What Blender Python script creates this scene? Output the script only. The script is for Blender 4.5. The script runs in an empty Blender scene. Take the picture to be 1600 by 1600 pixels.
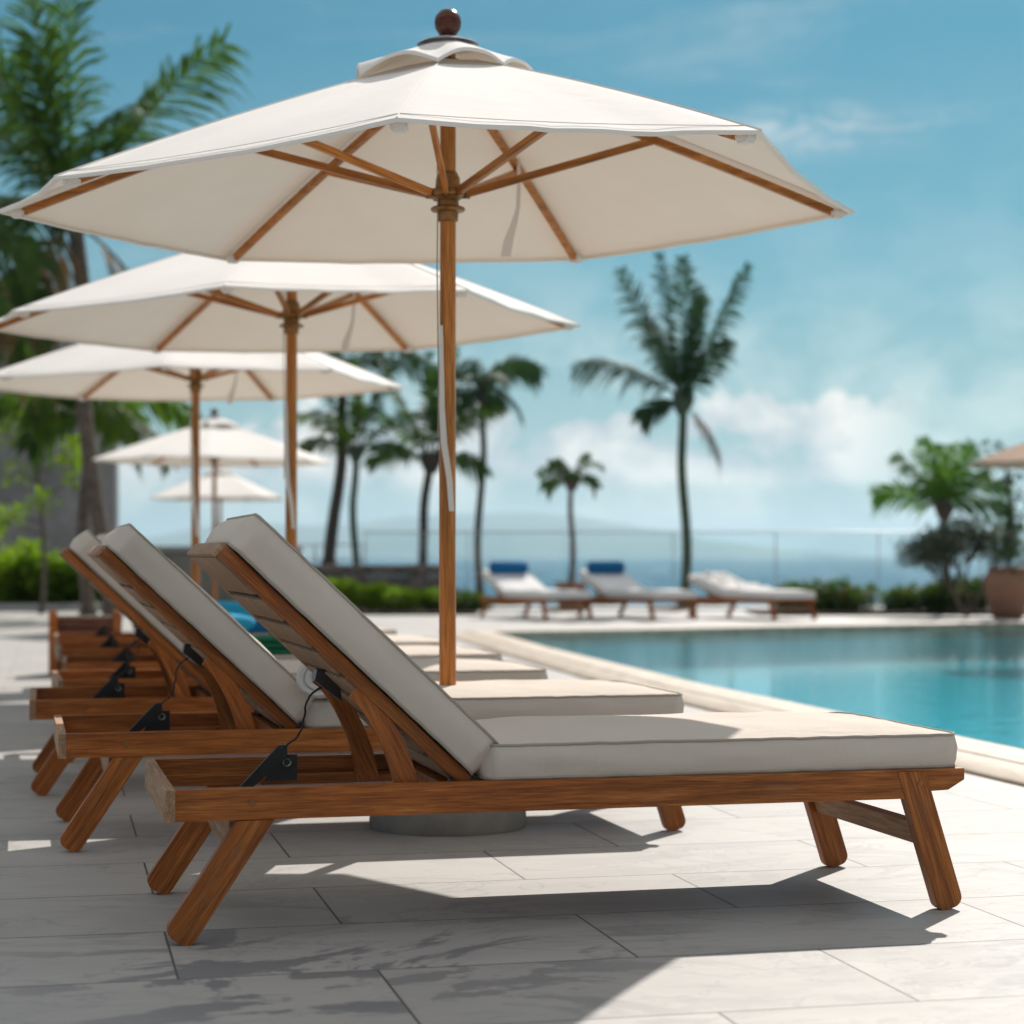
import bpy, bmesh, math, random
from mathutils import Vector, Matrix, noise
random.seed(7)
R = math.radians
S = bpy.context.scene
COL = S.collection
PI = math.pi
ZUP = Vector((0, 0, 1))

# ------------------------------------------------------------------ helpers
def link(o, parent=None):
    COL.objects.link(o)
    if parent is not None:
        o.parent = parent
    return o

def tag(o, label=None, cat=None, group=None, kind=None):
    if label: o['label'] = label
    if cat: o['category'] = cat
    if group: o['group'] = group
    if kind: o['kind'] = kind
    return o

def empty(name, loc=(0, 0, 0), rz=0.0):
    o = bpy.data.objects.new(name, None)
    o.empty_display_size = .1
    COL.objects.link(o)
    o.location = loc
    o.rotation_euler = (0, 0, rz)
    return o

def finish(name, bm, m, parent=None, smooth=True, angle=40):
    me = bpy.data.meshes.new(name)
    bmesh.ops.recalc_face_normals(bm, faces=bm.faces[:])
    if smooth:
        lim = R(angle)
        for f in bm.faces: f.smooth = True
        for e in bm.edges:
            if len(e.link_faces) == 2 and e.calc_face_angle(0) > lim: e.smooth = False
    bm.to_mesh(me); bm.free()
    me.materials.append(m)
    return link(bpy.data.objects.new(name, me), parent)

def raw(name, verts, faces, m, parent=None, smooth=False):
    me = bpy.data.meshes.new(name)
    me.from_pydata([tuple(v) for v in verts], [], faces)
    me.materials.append(m)
    if smooth:
        for p in me.polygons: p.use_smooth = True
    me.update()
    return link(bpy.data.objects.new(name, me), parent)

def copy_tree(o, parent=None):
    c = o.copy()
    link(c, parent)
    for ch in list(o.children): copy_tree(ch, c)
    return c

def frame(origin, x, y):
    x = Vector(x).normalized(); y = Vector(y).normalized(); z = x.cross(y)
    m = Matrix.Identity(4)
    for i in range(3):
        m[i][0], m[i][1], m[i][2], m[i][3] = x[i], y[i], z[i], origin[i]
    return m

def prism_bm(bm, poly, z0, z1, bevel=.003, seg=2):
    a = [bm.verts.new((p[0], p[1], z0)) for p in poly]
    b = [bm.verts.new((p[0], p[1], z1)) for p in poly]
    n = len(poly)
    fs = [bm.faces.new(a[::-1]), bm.faces.new(b)]
    for i in range(n):
        fs.append(bm.faces.new((a[i], a[(i+1) % n], b[(i+1) % n], b[i])))
    if bevel:
        es = set(e for f in fs for e in f.edges)
        es = [e for e in es if e.calc_face_angle(0) > R(30)]
        bmesh.ops.bevel(bm, geom=es, offset=bevel, segments=seg, profile=.5, affect='EDGES', clamp_overlap=True)

def board(name, poly, thick, origin, xa, ya, m, parent, bevel=.003):
    """flat board: outline in its own x-y plane (grain runs along x), thickness along z"""
    bm = bmesh.new()
    prism_bm(bm, poly, 0, thick, bevel)
    o = finish(name, bm, m, parent)
    o.matrix_local = frame(origin, xa, ya)
    return o

def rect(x0, y0, x1, y1): return [(x0, y0), (x1, y0), (x1, y1), (x0, y1)]

def box_bm(bm, lo, hi, bevel=.003):
    v = [bm.verts.new((x, y, z)) for x in (lo[0], hi[0]) for y in (lo[1], hi[1]) for z in (lo[2], hi[2])]
    fs = [bm.faces.new([v[i] for i in q]) for q in ((0,1,3,2),(4,6,7,5),(0,4,5,1),(2,3,7,6),(0,2,6,4),(1,5,7,3))]
    if bevel:
        es = list(set(e for f in fs for e in f.edges))
        bmesh.ops.bevel(bm, geom=es, offset=bevel, segments=2, profile=.5, affect='EDGES', clamp_overlap=True)

def tube_bm(bm, pts, rad, n=8, closed=False, cap=True):
    pts = [Vector(p) for p in pts]
    k = len(pts)
    rs = rad if isinstance(rad, (list, tuple)) else [rad] * k
    rings = []; up = None
    for i, p in enumerate(pts):
        if closed: t = pts[(i+1) % k] - pts[i-1]
        else: t = pts[min(i+1, k-1)] - pts[max(i-1, 0)]
        if t.length < 1e-9: t = Vector((0, 0, 1))
        t.normalize()
        if up is None:
            up = Vector((0, 0, 1)) if abs(t.z) < .9 else Vector((1, 0, 0))
        a = t.cross(up); a.normalize(); b = a.cross(t); up = b
        rings.append([bm.verts.new(p + (a * math.cos(2*PI*j/n) + b * math.sin(2*PI*j/n)) * rs[i]) for j in range(n)])
    for i in range(k if closed else k - 1):
        r0, r1 = rings[i], rings[(i+1) % k]
        for j in range(n):
            bm.faces.new((r0[j], r0[(j+1) % n], r1[(j+1) % n], r1[j]))
    if cap and not closed:
        bm.faces.new(rings[0][::-1]); bm.faces.new(rings[-1])

def tube(name, pts, rad, m, parent=None, n=8, closed=False):
    bm = bmesh.new(); tube_bm(bm, pts, rad, n, closed)
    return finish(name, bm, m, parent)

def lathe(name, prof, m, parent=None, n=48, angle=35, off=(0, 0, 0)):
    bm = bmesh.new(); rings = []
    for r, z in prof:
        if r < 1e-6: rings.append([bm.verts.new((off[0], off[1], z + off[2]))])
        else: rings.append([bm.verts.new((off[0] + r*math.cos(2*PI*j/n), off[1] + r*math.sin(2*PI*j/n), z + off[2])) for j in range(n)])
    for a, b in zip(rings, rings[1:]):
        for j in range(n):
            k = (j+1) % n
            if len(a) == 1 and len(b) == 1: continue
            if len(a) == 1: bm.faces.new((a[0], b[j], b[k]))
            elif len(b) == 1: bm.faces.new((a[j], a[k], b[0]))
            else: bm.faces.new((a[j], a[k], b[k], b[j]))
    return finish(name, bm, m, parent, angle=angle)

def bez(p0, p1, p2, p3, n=12):
    out = []
    for i in range(n + 1):
        t = i / n; s = 1 - t
        out.append(Vector(p0)*s*s*s + Vector(p1)*3*s*s*t + Vector(p2)*3*s*t*t + Vector(p3)*t*t*t)
    return out

# ------------------------------------------------------------------ materials
class NT:
    def __init__(self, name):
        self.m = bpy.data.materials.new(name); self.m.use_nodes = True
        self.t = self.m.node_tree; self.N = self.t.nodes; self.L = self.t.links
        self.N.clear()
        self.out = self.N.new('ShaderNodeOutputMaterial')
    def n(self, typ, ins=None, **kw):
        x = self.N.new('ShaderNode' + typ)
        for k, v in kw.items(): setattr(x, k, v)
        for k, v in (ins or {}).items(): self.set(x, k, v)
        return x
    def set(self, x, k, v):
        s = x.inputs[k]
        if isinstance(v, bpy.types.NodeSocket): self.L.new(v, s)
        elif isinstance(v, bpy.types.Node): self.L.new(v.outputs[0], s)
        else: s.default_value = v
    def mix(self, fac, a, b, blend='MIX'):
        x = self.N.new('ShaderNodeMix'); x.data_type = 'RGBA'; x.blend_type = blend
        self.set(x, 0, fac); self.set(x, 6, a); self.set(x, 7, b)
        return x.outputs[2]
    def math(self, op, a, b=0.0, c=None, clamp=False):
        x = self.N.new('ShaderNodeMath'); x.operation = op; x.use_clamp = clamp
        self.set(x, 0, a); self.set(x, 1, b)
        if c is not None: self.set(x, 2, c)
        return x.outputs[0]
    def ramp(self, fac, stops, interp='LINEAR'):
        x = self.N.new('ShaderNodeValToRGB'); x.color_ramp.interpolation = interp
        e = x.color_ramp.elements
        while len(e) < len(stops): e.new(.5)
        for q, (p, c) in zip(e, stops):
            q.position = p; q.color = c if len(c) == 4 else (*c, 1)
        self.set(x, 0, fac)
        return x.outputs[0]
    def coords(self, scale=(1, 1, 1), rot=(0, 0, 0), loc=(0, 0, 0), kind='Object'):
        tc = self.n('TexCoord')
        mp = self.n('Mapping', {'Vector': tc.outputs[kind], 'Scale': scale, 'Rotation': rot, 'Location': loc})
        return mp.outputs[0]
    def noise(self, vec, scale=5, detail=4, rough=.55, dist=0.0):
        return self.n('TexNoise', {'Vector': vec, 'Scale': scale, 'Detail': detail, 'Roughness': rough, 'Distortion': dist}).outputs[0]
    def bump(self, h, strength=.2, dist=.01):
        return self.n('Bump', {'Height': h, 'Strength': strength, 'Distance': dist}).outputs[0]
    def bsdf(self, **k):
        return self.n('BsdfPrincipled', {kk.replace('_', ' '): v for kk, v in k.items()})
    def done(self, x):
        self.L.new(x.outputs[0] if isinstance(x, bpy.types.Node) else x, self.out.inputs[0]); return self.m

def c4(r, g, b): return (r, g, b, 1)

def rand_off(t, vec):
    """shift the pattern by a per-object random amount so no two boards look alike"""
    oi = t.n('ObjectInfo')
    mul = t.n('VectorMath', {0: oi.outputs['Random'], 1: (7.3, 3.1, 5.7)}, operation='MULTIPLY')
    return t.n('VectorMath', {0: vec, 1: mul.outputs[0]}, operation='ADD').outputs[0]

def mat_wood(name, dark, mid, light, rough=.42, scale=1.0, axis=0):
    t = NT(name)
    def ax(a, b): return (a, b, b) if axis == 0 else (b, b, a)
    v = rand_off(t, t.coords(ax(1.3*scale, 21*scale)))
    g = t.noise(v, 2.2, 6, .62, .6)
    v2 = rand_off(t, t.coords(ax(9*scale, 260*scale)))
    f = t.noise(v2, 1.0, 3, .6)
    v3 = rand_off(t, t.coords(ax(.8, 2.5)))
    b = t.noise(v3, 1.4, 2)
    col = t.ramp(g, [(.30, dark), (.5, mid), (.72, light)])
    col = t.mix(t.math('MULTIPLY', t.ramp(f, [(.42, (1, 1, 1)), (.56, (0, 0, 0))]), .5), col, c4(*[x*.45 for x in dark]))
    col = t.mix(t.ramp(b, [(.35, (0, 0, 0)), (.7, (1, 1, 1))]), col, t.mix(1.0, col, c4(1.25, 1.15, 1.05), 'MULTIPLY'))
    oi2 = t.n('ObjectInfo')
    tone = t.math('ADD', t.math('MULTIPLY', oi2.outputs['Random'], .38), 1.08)
    tc2 = t.n('CombineXYZ', {0: tone, 1: tone, 2: tone}).outputs[0]
    col = t.mix(1.0, col, tc2, 'MULTIPLY')
    wear = t.ramp(t.noise(rand_off(t, t.coords((2, 5, 5))), 3.1, 6, .7), [(.58, (0, 0, 0)), (.74, (1, 1, 1))])
    col = t.mix(t.math('MULTIPLY', wear, .35), col, c4(.24, .165, .11))
    h = t.math('ADD', t.math('MULTIPLY', f, .7), t.math('MULTIPLY', g, .3))
    p = t.bsdf(Base_Color=col, Roughness=t.math('ADD', t.math('MULTIPLY', f, .25), rough - .1), Normal=t.bump(h, .25, .0012))
    p.inputs['Specular IOR Level'].default_value = .28
    return t.done(p)

def mat_fabric(name, col, trans=0.0, weave=900, wr=.25, rough=.9, tcol=None, soft_=.4):
    t = NT(name)
    v = t.coords((1, 1, 1))
    w1 = t.n('TexWave', {'Vector': v, 'Scale': weave, 'Distortion': .6, 'Detail': 1}, bands_direction='X').outputs[1]
    w2 = t.n('TexWave', {'Vector': v, 'Scale': weave, 'Distortion': .6, 'Detail': 1}, bands_direction='Y').outputs[1]
    n = t.noise(v, 3.2, 5, .6)
    n2 = t.noise(t.coords((40, 40, 40)), 9, 3, .7)
    base = t.mix(t.ramp(n, [(.3, (0, 0, 0)), (.75, (1, 1, 1))]), c4(*[x*.93 for x in col]), c4(*col))
    base = t.mix(t.math('MULTIPLY', n2, .12), base, c4(*[x*.72 for x in col]))
    h = t.math('ADD', t.math('ADD', w1, w2), t.math('MULTIPLY', n, 3.0))
    cr = t.noise(t.coords((1, 2.2, 1), (0, 0, .6)), 5.5, 3, .5, 1.2)
    soft = t.n('Bump', {'Height': cr, 'Strength': soft_, 'Distance': .016}).outputs[0]
    nm = t.n('Bump', {'Height': h, 'Strength': wr, 'Distance': .0012, 'Normal': soft}).outputs[0]
    d = t.bsdf(Base_Color=base, Roughness=rough, Normal=nm)
    d.inputs['Specular IOR Level'].default_value = .15
    d.inputs['Sheen Weight'].default_value = .08
    if trans:
        tr = t.n('BsdfTranslucent', {'Color': c4(*(tcol or col)), 'Normal': nm})
        return t.done(t.n('MixShader', {0: trans, 1: d, 2: tr}))
    return t.done(d)

def mat_plain(name, col, rough=.5, metal=0.0, var=.12, scale=6, bump=.15, bdist=.004, col2=None):
    t = NT(name)
    v = rand_off(t, t.coords())
    n = t.noise(v, scale, 6, .62)
    a = c4(*[x*(1-var) for x in col]); b = c4(*(col2 or [min(1, x*(1+var)) for x in col]))
    n2 = t.noise(v, scale*9, 3, .6)
    p = t.bsdf(Base_Color=t.mix(t.ramp(n, [(.32, (0, 0, 0)), (.68, (1, 1, 1))]), a, b), Roughness=rough, Metallic=metal, Normal=t.bump(t.math('ADD', n, t.math('MULTIPLY', n2, .5)), bump, bdist))
    return t.done(p)

def mat_leaf(name, c1, c2, trans=.35, tcol=None, rough=.6):
    t = NT(name)
    v = t.coords()
    oi = t.n('ObjectInfo')
    n = t.noise(v, 5, 3, .6)
    n2 = t.noise(v, 34, 2, .6)
    f = t.math('ADD', t.math('MULTIPLY', n, .7), t.math('MULTIPLY', n2, .5))
    f = t.math('ADD', f, t.math('MULTIPLY', t.math('SUBTRACT', oi.outputs['Random'], .5), .25))
    col = t.ramp(f, [(.38, c1), (.82, c2)])
    d = t.bsdf(Base_Color=col, Roughness=rough)
    d.inputs['Specular IOR Level'].default_value = .14
    tc = t.mix(1.0, col, c4(*(tcol or (1.5, 1.7, .7))), 'MULTIPLY')
    tr = t.n('BsdfTranslucent', {'Color': tc})
    return t.done(t.n('MixShader', {0: trans, 1: d, 2: tr}))

M = {}
M['teak'] = mat_wood('teak', (.15, .043, .009), (.28, .088, .018), (.40, .145, .035))
M['teak_pale'] = mat_wood('weathered_teak', (.17, .10, .058), (.27, .17, .105), (.36, .235, .15), rough=.6)
M['pole_wood'] = mat_wood('varnished_strut', (.20, .068, .014), (.36, .140, .032), (.48, .21, .06), rough=.34, scale=.7)
M['mast_wood'] = mat_wood('varnished_mast', (.20, .070, .015), (.36, .140, .032), (.48, .20, .055), rough=.3, scale=.7, axis=2)
M['canvas'] = mat_fabric('canvas', (.88, .845, .80), trans=.08, weave=520, wr=.15, tcol=(.78, .60, .42), soft_=.12)
M['cushion'] = mat_fabric('cushion_cloth', (.68, .60, .52), weave=760, wr=.3)
M['cushion_white'] = mat_fabric('white_cushion_cloth', (.80, .785, .77), weave=600, wr=.3)
M['piping'] = mat_fabric('piping_cloth', (.40, .35, .29), weave=900, wr=.2)  # colour darkened to carry the shadow line under the seam piping
M['towel'] = mat_fabric('towelling', (.82, .79, .76), weave=220, wr=.8)
M['blue_cloth'] = mat_fabric('blue_cloth', (.006, .12, .30), weave=300, wr=.5)
M['cyan_cloth'] = mat_fabric('cyan_cloth', (.02, .36, .60), weave=300, wr=.5)
M['green_cloth'] = mat_fabric('green_cloth', (.02, .20, .10), weave=260, wr=.6)
M['black'] = mat_plain('black_plastic', (.012, .012, .013), .32, 0, .3, 30, .1, .001)
M['steel'] = mat_plain('dull_steel', (.45, .45, .45), .35, 1.0, .1, 20, .05, .001)
M['brass'] = mat_plain('worn_bronze', (.26, .13, .045), .42, .6, .3, 40, .25, .002)
M['finial'] = mat_wood('dark_turned_wood', (.035, .010, .006), (.09, .026, .013), (.16, .055, .028), rough=.25, scale=1.4)
M['concrete'] = mat_plain('cast_concrete', (.23, .21, .185), .85, 0, .22, 7, .5, .006)
M['wall'] = mat_plain('grey_render', (.22, .215, .215), .9, 0, .28, 1.1, .3, .01)
M['palewall'] = mat_plain('pale_concrete', (.36, .35, .34), .85, 0, .15, 1.6, .3, .01)
M['soil'] = mat_plain('soil', (.06, .04, .028), .95, 0, .4, 8, .8, .03)
M['terracotta'] = mat_plain('terracotta', (.26, .125, .075), .75, 0, .2, 4, .3, .006)
M['bark'] = mat_plain('palm_bark', (.125, .095, .075), .9, 0, .4, 11, .8, .03)
M['greenbark'] = mat_plain('green_palm_stem', (.055, .085, .05), .7, 0, .35, 8, .4, .01)
M['darkbark'] = mat_plain('dark_branch', (.06, .05, .042), .9, 0, .3, 12, .6, .01)
M['wicker'] = mat_plain('wicker', (.22, .11, .05), .7, 0, .6, 45, 1.0, .01)
M['palm'] = mat_leaf('palm_leaf', (.016, .042, .012), (.07, .125, .022), .28)
M['palmdark'] = mat_leaf('palm_leaf_dark', (.018, .046, .020), (.05, .095, .034), .22, (1.2, 1.5, .9))
M['lime'] = mat_leaf('lime_leaf', (.07, .13, .010), (.24, .34, .03), .40)
M['palmbright'] = mat_leaf('bright_palm_leaf', (.02, .055, .012), (.10, .165, .022), .36)  # brighter green version of the palm leaf
M['dry'] = mat_leaf('dry_palm_leaf', (.10, .065, .03), (.22, .15, .08), .25, (1.1, .9, .7))
M['lime2'] = mat_leaf('fresh_palm_leaf', (.03, .085, .012), (.10, .19, .03), .35)
M['green'] = mat_leaf('garden_leaf', (.024, .06, .014), (.085, .15, .03), .32)
M['olive'] = mat_leaf('grey_green_leaf', (.06, .08, .055), (.16, .19, .13), .25, (1.2, 1.3, .9))
M['bloom'] = mat_leaf('peach_blossom', (.35, .17, .08), (.55, .33, .18), .3, (1.1, .95, .8))

# stone terrace: running-bond slabs with veins
def mat_stone():
    t = NT('terrace_stone')
    TH = R(13)
    v = t.coords((1, 1, 1), (0, 0, -TH), (.34, .12, 0))
    wob = t.noise(v, 2.3, 3)
    br = t.n('TexBrick', {'Vector': v, 'Color1': c4(.0, .0, .0), 'Color2': c4(1, 1, 1), 'Mortar': c4(.5, .5, .5), 'Scale': 1.0, 'Mortar Size': .0034,
                          'Mortar Smooth': .25, 'Bias': 0.0, 'Brick Width': 1.04, 'Row Height': .56})
    br.offset = .42; br.offset_frequency = 2; br.squash = 1.0
    tone = br.outputs[0]; mort = br.outputs[1]
    # each slab samples its own patch of the vein pattern
    shift = t.n('VectorMath', {0: tone, 1: (31.0, 17.0, 9.0)}, operation='MULTIPLY').outputs[0]
    vv = t.n('VectorMath', {0: v, 1: shift}, operation='ADD').outputs[0]
    st = t.n('Mapping', {'Vector': vv, 'Scale': (1.0, 1.7, 1.0), 'Rotation': (0, 0, R(24))}).outputs[0]
    big = t.noise(st, 1.5, 8, .66, 1.3)
    fine = t.noise(t.n('Mapping', {'Vector': vv, 'Scale': (3, 16, 3), 'Rotation': (0, 0, R(18))}).outputs[0], 2.5, 6, .65, .8)
    vein_n = t.noise(st, 1.1, 7, .6, 2.0)
    vein = t.ramp(t.math('ABSOLUTE', t.math('SUBTRACT', vein_n, .5)), [(.0, (1, 1, 1)), (.018, (0, 0, 0))])
    grit = t.noise(v, 160, 3, .7)
    col = t.ramp(big, [(.24, (.31, .30, .285)), (.46, (.375, .358, .332)), (.75, (.42, .40, .37))])
    col = t.mix(t.math('MULTIPLY', t.ramp(fine, [(.46, (0, 0, 0)), (.70, (1, 1, 1))]), .10), col, c4(.30, .29, .28))
    # slate-coloured patches in a few slabs
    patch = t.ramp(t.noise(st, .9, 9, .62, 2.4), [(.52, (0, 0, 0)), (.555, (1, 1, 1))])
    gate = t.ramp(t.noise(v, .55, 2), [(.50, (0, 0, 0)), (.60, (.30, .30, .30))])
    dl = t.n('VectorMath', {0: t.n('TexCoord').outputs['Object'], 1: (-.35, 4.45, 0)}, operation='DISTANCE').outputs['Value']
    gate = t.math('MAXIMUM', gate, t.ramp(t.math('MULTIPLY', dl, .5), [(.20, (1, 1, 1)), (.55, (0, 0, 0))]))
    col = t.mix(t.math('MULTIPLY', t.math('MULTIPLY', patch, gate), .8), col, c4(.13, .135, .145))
    col = t.mix(t.math('MULTIPLY', vein, .38), col, c4(.16, .16, .165))
    col = t.mix(t.math('MULTIPLY', t.math('SUBTRACT', tone, .3), .55, clamp=True), col, c4(.30, .29, .28))
    col = t.mix(t.math('MULTIPLY', grit, .10), col, c4(.25, .24, .23))
    stain = t.noise(v, .8, 5, .7)
    col = t.mix(t.math('MULTIPLY', t.ramp(stain, [(.5, (0, 0, 0)), (.75, (1, 1, 1))]), .25), col, c4(.36, .33, .29))
    col = t.mix(mort, col, c4(.085, .077, .07))
    h = t.math('ADD', t.math('MULTIPLY', fine, .5), t.math('MULTIPLY', big, .6))
    h = t.math('ADD', h, t.math('MULTIPLY', grit, .25))
    h = t.math('SUBTRACT', h, t.math('MULTIPLY', mort, 1.6))
    p = t.bsdf(Base_Color=col, Roughness=t.math('ADD', t.math('MULTIPLY', fine, .25), .46), Normal=t.bump(h, .45, .006))
    p.inputs['Specular IOR Level'].default_value = .35
    return t.done(p)
M['stone'] = mat_stone()

def mat_coping():
    t = NT('coping_stone')
    v = t.coords()
    n = t.noise(t.n('Mapping', {'Vector': v, 'Scale': (3, .8, 3)}).outputs[0], 2.2, 7, .65, .7)
    g = t.noise(v, 90, 3, .7)
    col = t.ramp(n, [(.3, (.27, .205, .14)), (.5, (.37, .295, .215)), (.72, (.44, .37, .29))])
    p = t.bsdf(Base_Color=col, Roughness=.6, Normal=t.bump(t.math('ADD', n, t.math('MULTIPLY', g, .3)), .3, .006))
    return t.done(p)
M['coping'] = mat_coping()

def mat_pooltile():
    t = NT('pool_mosaic')
    v = t.coords()
    br = t.n('TexBrick', {'Vector': v, 'Color1': c4(.16, .74, .81), 'Color2': c4(.25, .81, .86), 'Mortar': c4(.6, .86, .88), 'Scale': 1.0, 'Mortar Size': .006,
                          'Brick Width': .1, 'Row Height': .1})
    br.offset = 0
    n = t.noise(v, 1.2, 4)
    return t.done(t.bsdf(Base_Color=t.mix(t.math('MULTIPLY', n, .4), br.outputs[0], c4(.10, .58, .64)), Roughness=.35))
M['pooltile'] = mat_pooltile()

def mat_water():
    t = NT('pool_water')
    v = t.coords((1, 1, 1))
    h = t.math('ADD', t.noise(t.n('Mapping', {'Vector': v, 'Scale': (1, 1.6, 1)}).outputs[0], 3.2, 4, .55, .4), t.math('MULTIPLY', t.noise(t.n('Mapping', {'Vector': v, 'Scale': (1, 2.2, 1)}).outputs[0], 9, 4, .6, .5), .45))
    nm = t.bump(h, .17, .06)
    fr = t.n('Fresnel', {'IOR': 1.33, 'Normal': nm})
    gl = t.n('BsdfGlossy', {'Color': c4(.96, 1, 1), 'Roughness': .03, 'Normal': nm})
    tr = t.n('BsdfTransparent', {'Color': c4(.30, .84, .92)})
    return t.done(t.n('MixShader', {0: fr, 1: tr, 2: gl}))
M['water'] = mat_water()

def mat_sea():
    t = NT('sea_water')
    v = t.coords((1, 1, 1))
    h = t.math('ADD', t.noise(v, .35, 6, .6), t.math('MULTIPLY', t.noise(t.n('Mapping', {'Vector': v, 'Scale': (.2, 1, 1)}).outputs[0], .05, 4, .6), 3.0))
    nm = t.bump(h, .5, .4)
    d = t.n('BsdfDiffuse', {'Color': c4(.014, .095, .165), 'Normal': nm})
    g = t.n('BsdfGlossy', {'Color': c4(.8, .9, .95), 'Roughness': .12, 'Normal': nm})
    return t.done(t.n('MixShader', {0: t.math('MULTIPLY', t.n('Fresnel', {'IOR': 1.33, 'Normal': nm}), .4), 1: d, 2: g}))
M['sea'] = mat_sea()

def mat_glass():
    t = NT('balustrade_glass')
    lw = t.n('Fresnel', {'IOR': 1.45})
    gl = t.n('BsdfGlossy', {'Color': c4(.9, .95, .95), 'Roughness': .02})
    tr = t.n('BsdfTransparent', {'Color': c4(.93, .965, .965)})
    return t.done(t.n('MixShader', {0: lw, 1: tr, 2: gl}))
M['glass'] = mat_glass()
M['hill'] = mat_plain('wooded_slope', (.05, .075, .04), .95, 0, .4, .004, 0, 1)

# ------------------------------------------------------------------ camera, light, sky
SUNV = Vector((.36, 1.05, 1.0)).normalized()
cam = bpy.data.cameras.new('camera'); camo = bpy.data.objects.new('camera', cam); COL.objects.link(camo)
camo.location = (0, 0, .92); camo.rotation_euler = (R(90), 0, 0)
cam.sensor_width = 36; cam.lens = 3100/1600*36; cam.shift_y = .0425
cam.clip_start = .05; cam.clip_end = 60000
cam.dof.use_dof = True; cam.dof.focus_distance = 5.3; cam.dof.aperture_fstop = 2.7
S.camera = camo

sun = bpy.data.lights.new('sun', 'SUN'); suno = bpy.data.objects.new('sun', sun); COL.objects.link(suno)
sun.energy = 4.8; sun.angle = R(.53); sun.color = (1.0, .94, .875)
suno.rotation_euler = SUNV.to_track_quat('Z', 'Y').to_euler()
suno.location = (3, 9, 12)

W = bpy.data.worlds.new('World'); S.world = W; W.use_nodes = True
def build_world():
    t = NT.__new__(NT); t.t = W.node_tree; t.N = t.t.nodes; t.L = t.t.links; t.N.clear()
    out = t.N.new('ShaderNodeOutputWorld')
    sky = t.n('TexSky', sky_type='NISHITA', sun_disc=False, sun_elevation=math.asin(SUNV.z), sun_rotation=math.atan2(SUNV.x, SUNV.y), altitude=20, air_density=1.0, dust_density=.6, ozone_density=2.2)
    tint = t.mix(1.0, sky.outputs[0], c4(.17, .77, .85), 'MULTIPLY')
    tc = t.n('TexCoord')
    sp = t.n('SeparateXYZ', {0: tc.outputs['Generated']})
    yy = t.math('MAXIMUM', t.math('SQRT', t.math('ADD', t.math('MULTIPLY', sp.outputs[0], sp.outputs[0]), t.math('MULTIPLY', sp.outputs[1], sp.outputs[1]))), .02)
    az = t.math('ARCTAN2', sp.outputs[0], sp.outputs[1])
    el = t.math('DIVIDE', sp.outputs[2], yy)
    vec = t.n('CombineXYZ', {0: az, 1: el, 2: 0.0}).outputs[0]
    # cumulus bank above the horizon
    n1 = t.noise(t.n('Mapping', {'Vector': vec, 'Scale': (1, 1.35, 1), 'Location': (.31, .12, 0)}).outputs[0], 17, 9, .60, .25)
    big = t.noise(t.n('Mapping', {'Vector': vec, 'Scale': (1, .25, 1), 'Location': (.52, 0, .4)}).outputs[0], 9, 2, .5)
    top = t.math('ADD', .056, t.math('MULTIPLY', t.math('SUBTRACT', big, .5), .10))
    env = t.ramp(t.math('SUBTRACT', el, top), [(.0, (1, 1, 1)), (.022, (0, 0, 0))])
    low = t.ramp(el, [(.018, (0, 0, 0)), (.040, (1, 1, 1))])
    m = t.math('ADD', t.math('SUBTRACT', n1, .455), t.math('MULTIPLY', t.math('SUBTRACT', env, .55), .24))
    m = t.ramp(m, [(.0, (0, 0, 0)), (.06, (1, 1, 1))])
    cap = t.ramp(el, [(.078, (1, 1, 1)), (.10, (0, 0, 0))])
    m = t.math('MULTIPLY', t.math('MULTIPLY', t.math('MULTIPLY', m, low), cap), .95)
    m = t.math('MULTIPLY', m, t.ramp(az, [(.165, (1, 1, 1)), (.23, (.15, .15, .15))]))
    # one loose wisp high over the water
    q1 = t.math('DIVIDE', t.math('SUBTRACT', az, .160), .055); q2 = t.math('DIVIDE', t.math('SUBTRACT', el, .213), .012)
    gs = t.math('EXPONENT', t.math('MULTIPLY', t.math('ADD', t.math('MULTIPLY', q1, q1), t.math('MULTIPLY', q2, q2)), -1.0))
    n3 = t.noise(t.n('Mapping', {'Vector': vec, 'Scale': (1, 3.2, 1), 'Rotation': (0, 0, R(-6))}).outputs[0], 24, 8, .65, .8)
    wisp = t.math('MULTIPLY', t.math('MULTIPLY', gs, t.ramp(n3, [(.38, (0, 0, 0)), (.68, (1, 1, 1))])), .7)
    m = t.math('MAXIMUM', m, wisp)
    # thin veils higher up, and overhead white added out of view to lift the shade
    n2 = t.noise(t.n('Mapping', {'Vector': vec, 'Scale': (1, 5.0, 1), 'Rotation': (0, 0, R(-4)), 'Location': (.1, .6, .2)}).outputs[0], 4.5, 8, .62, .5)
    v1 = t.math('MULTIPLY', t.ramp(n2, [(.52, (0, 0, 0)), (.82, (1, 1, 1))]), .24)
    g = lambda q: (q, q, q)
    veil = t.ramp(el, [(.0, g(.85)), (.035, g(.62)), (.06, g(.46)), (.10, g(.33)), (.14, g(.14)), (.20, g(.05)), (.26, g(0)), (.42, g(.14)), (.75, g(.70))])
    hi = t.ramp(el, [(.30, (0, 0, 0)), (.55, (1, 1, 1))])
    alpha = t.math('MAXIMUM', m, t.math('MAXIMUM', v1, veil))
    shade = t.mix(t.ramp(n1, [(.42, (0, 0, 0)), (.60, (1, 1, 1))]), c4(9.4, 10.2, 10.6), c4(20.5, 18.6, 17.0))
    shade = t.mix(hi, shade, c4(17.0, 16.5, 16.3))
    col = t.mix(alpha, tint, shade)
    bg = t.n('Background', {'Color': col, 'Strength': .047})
    t.L.new(bg.outputs[0], out.inputs[0])
build_world()

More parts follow.
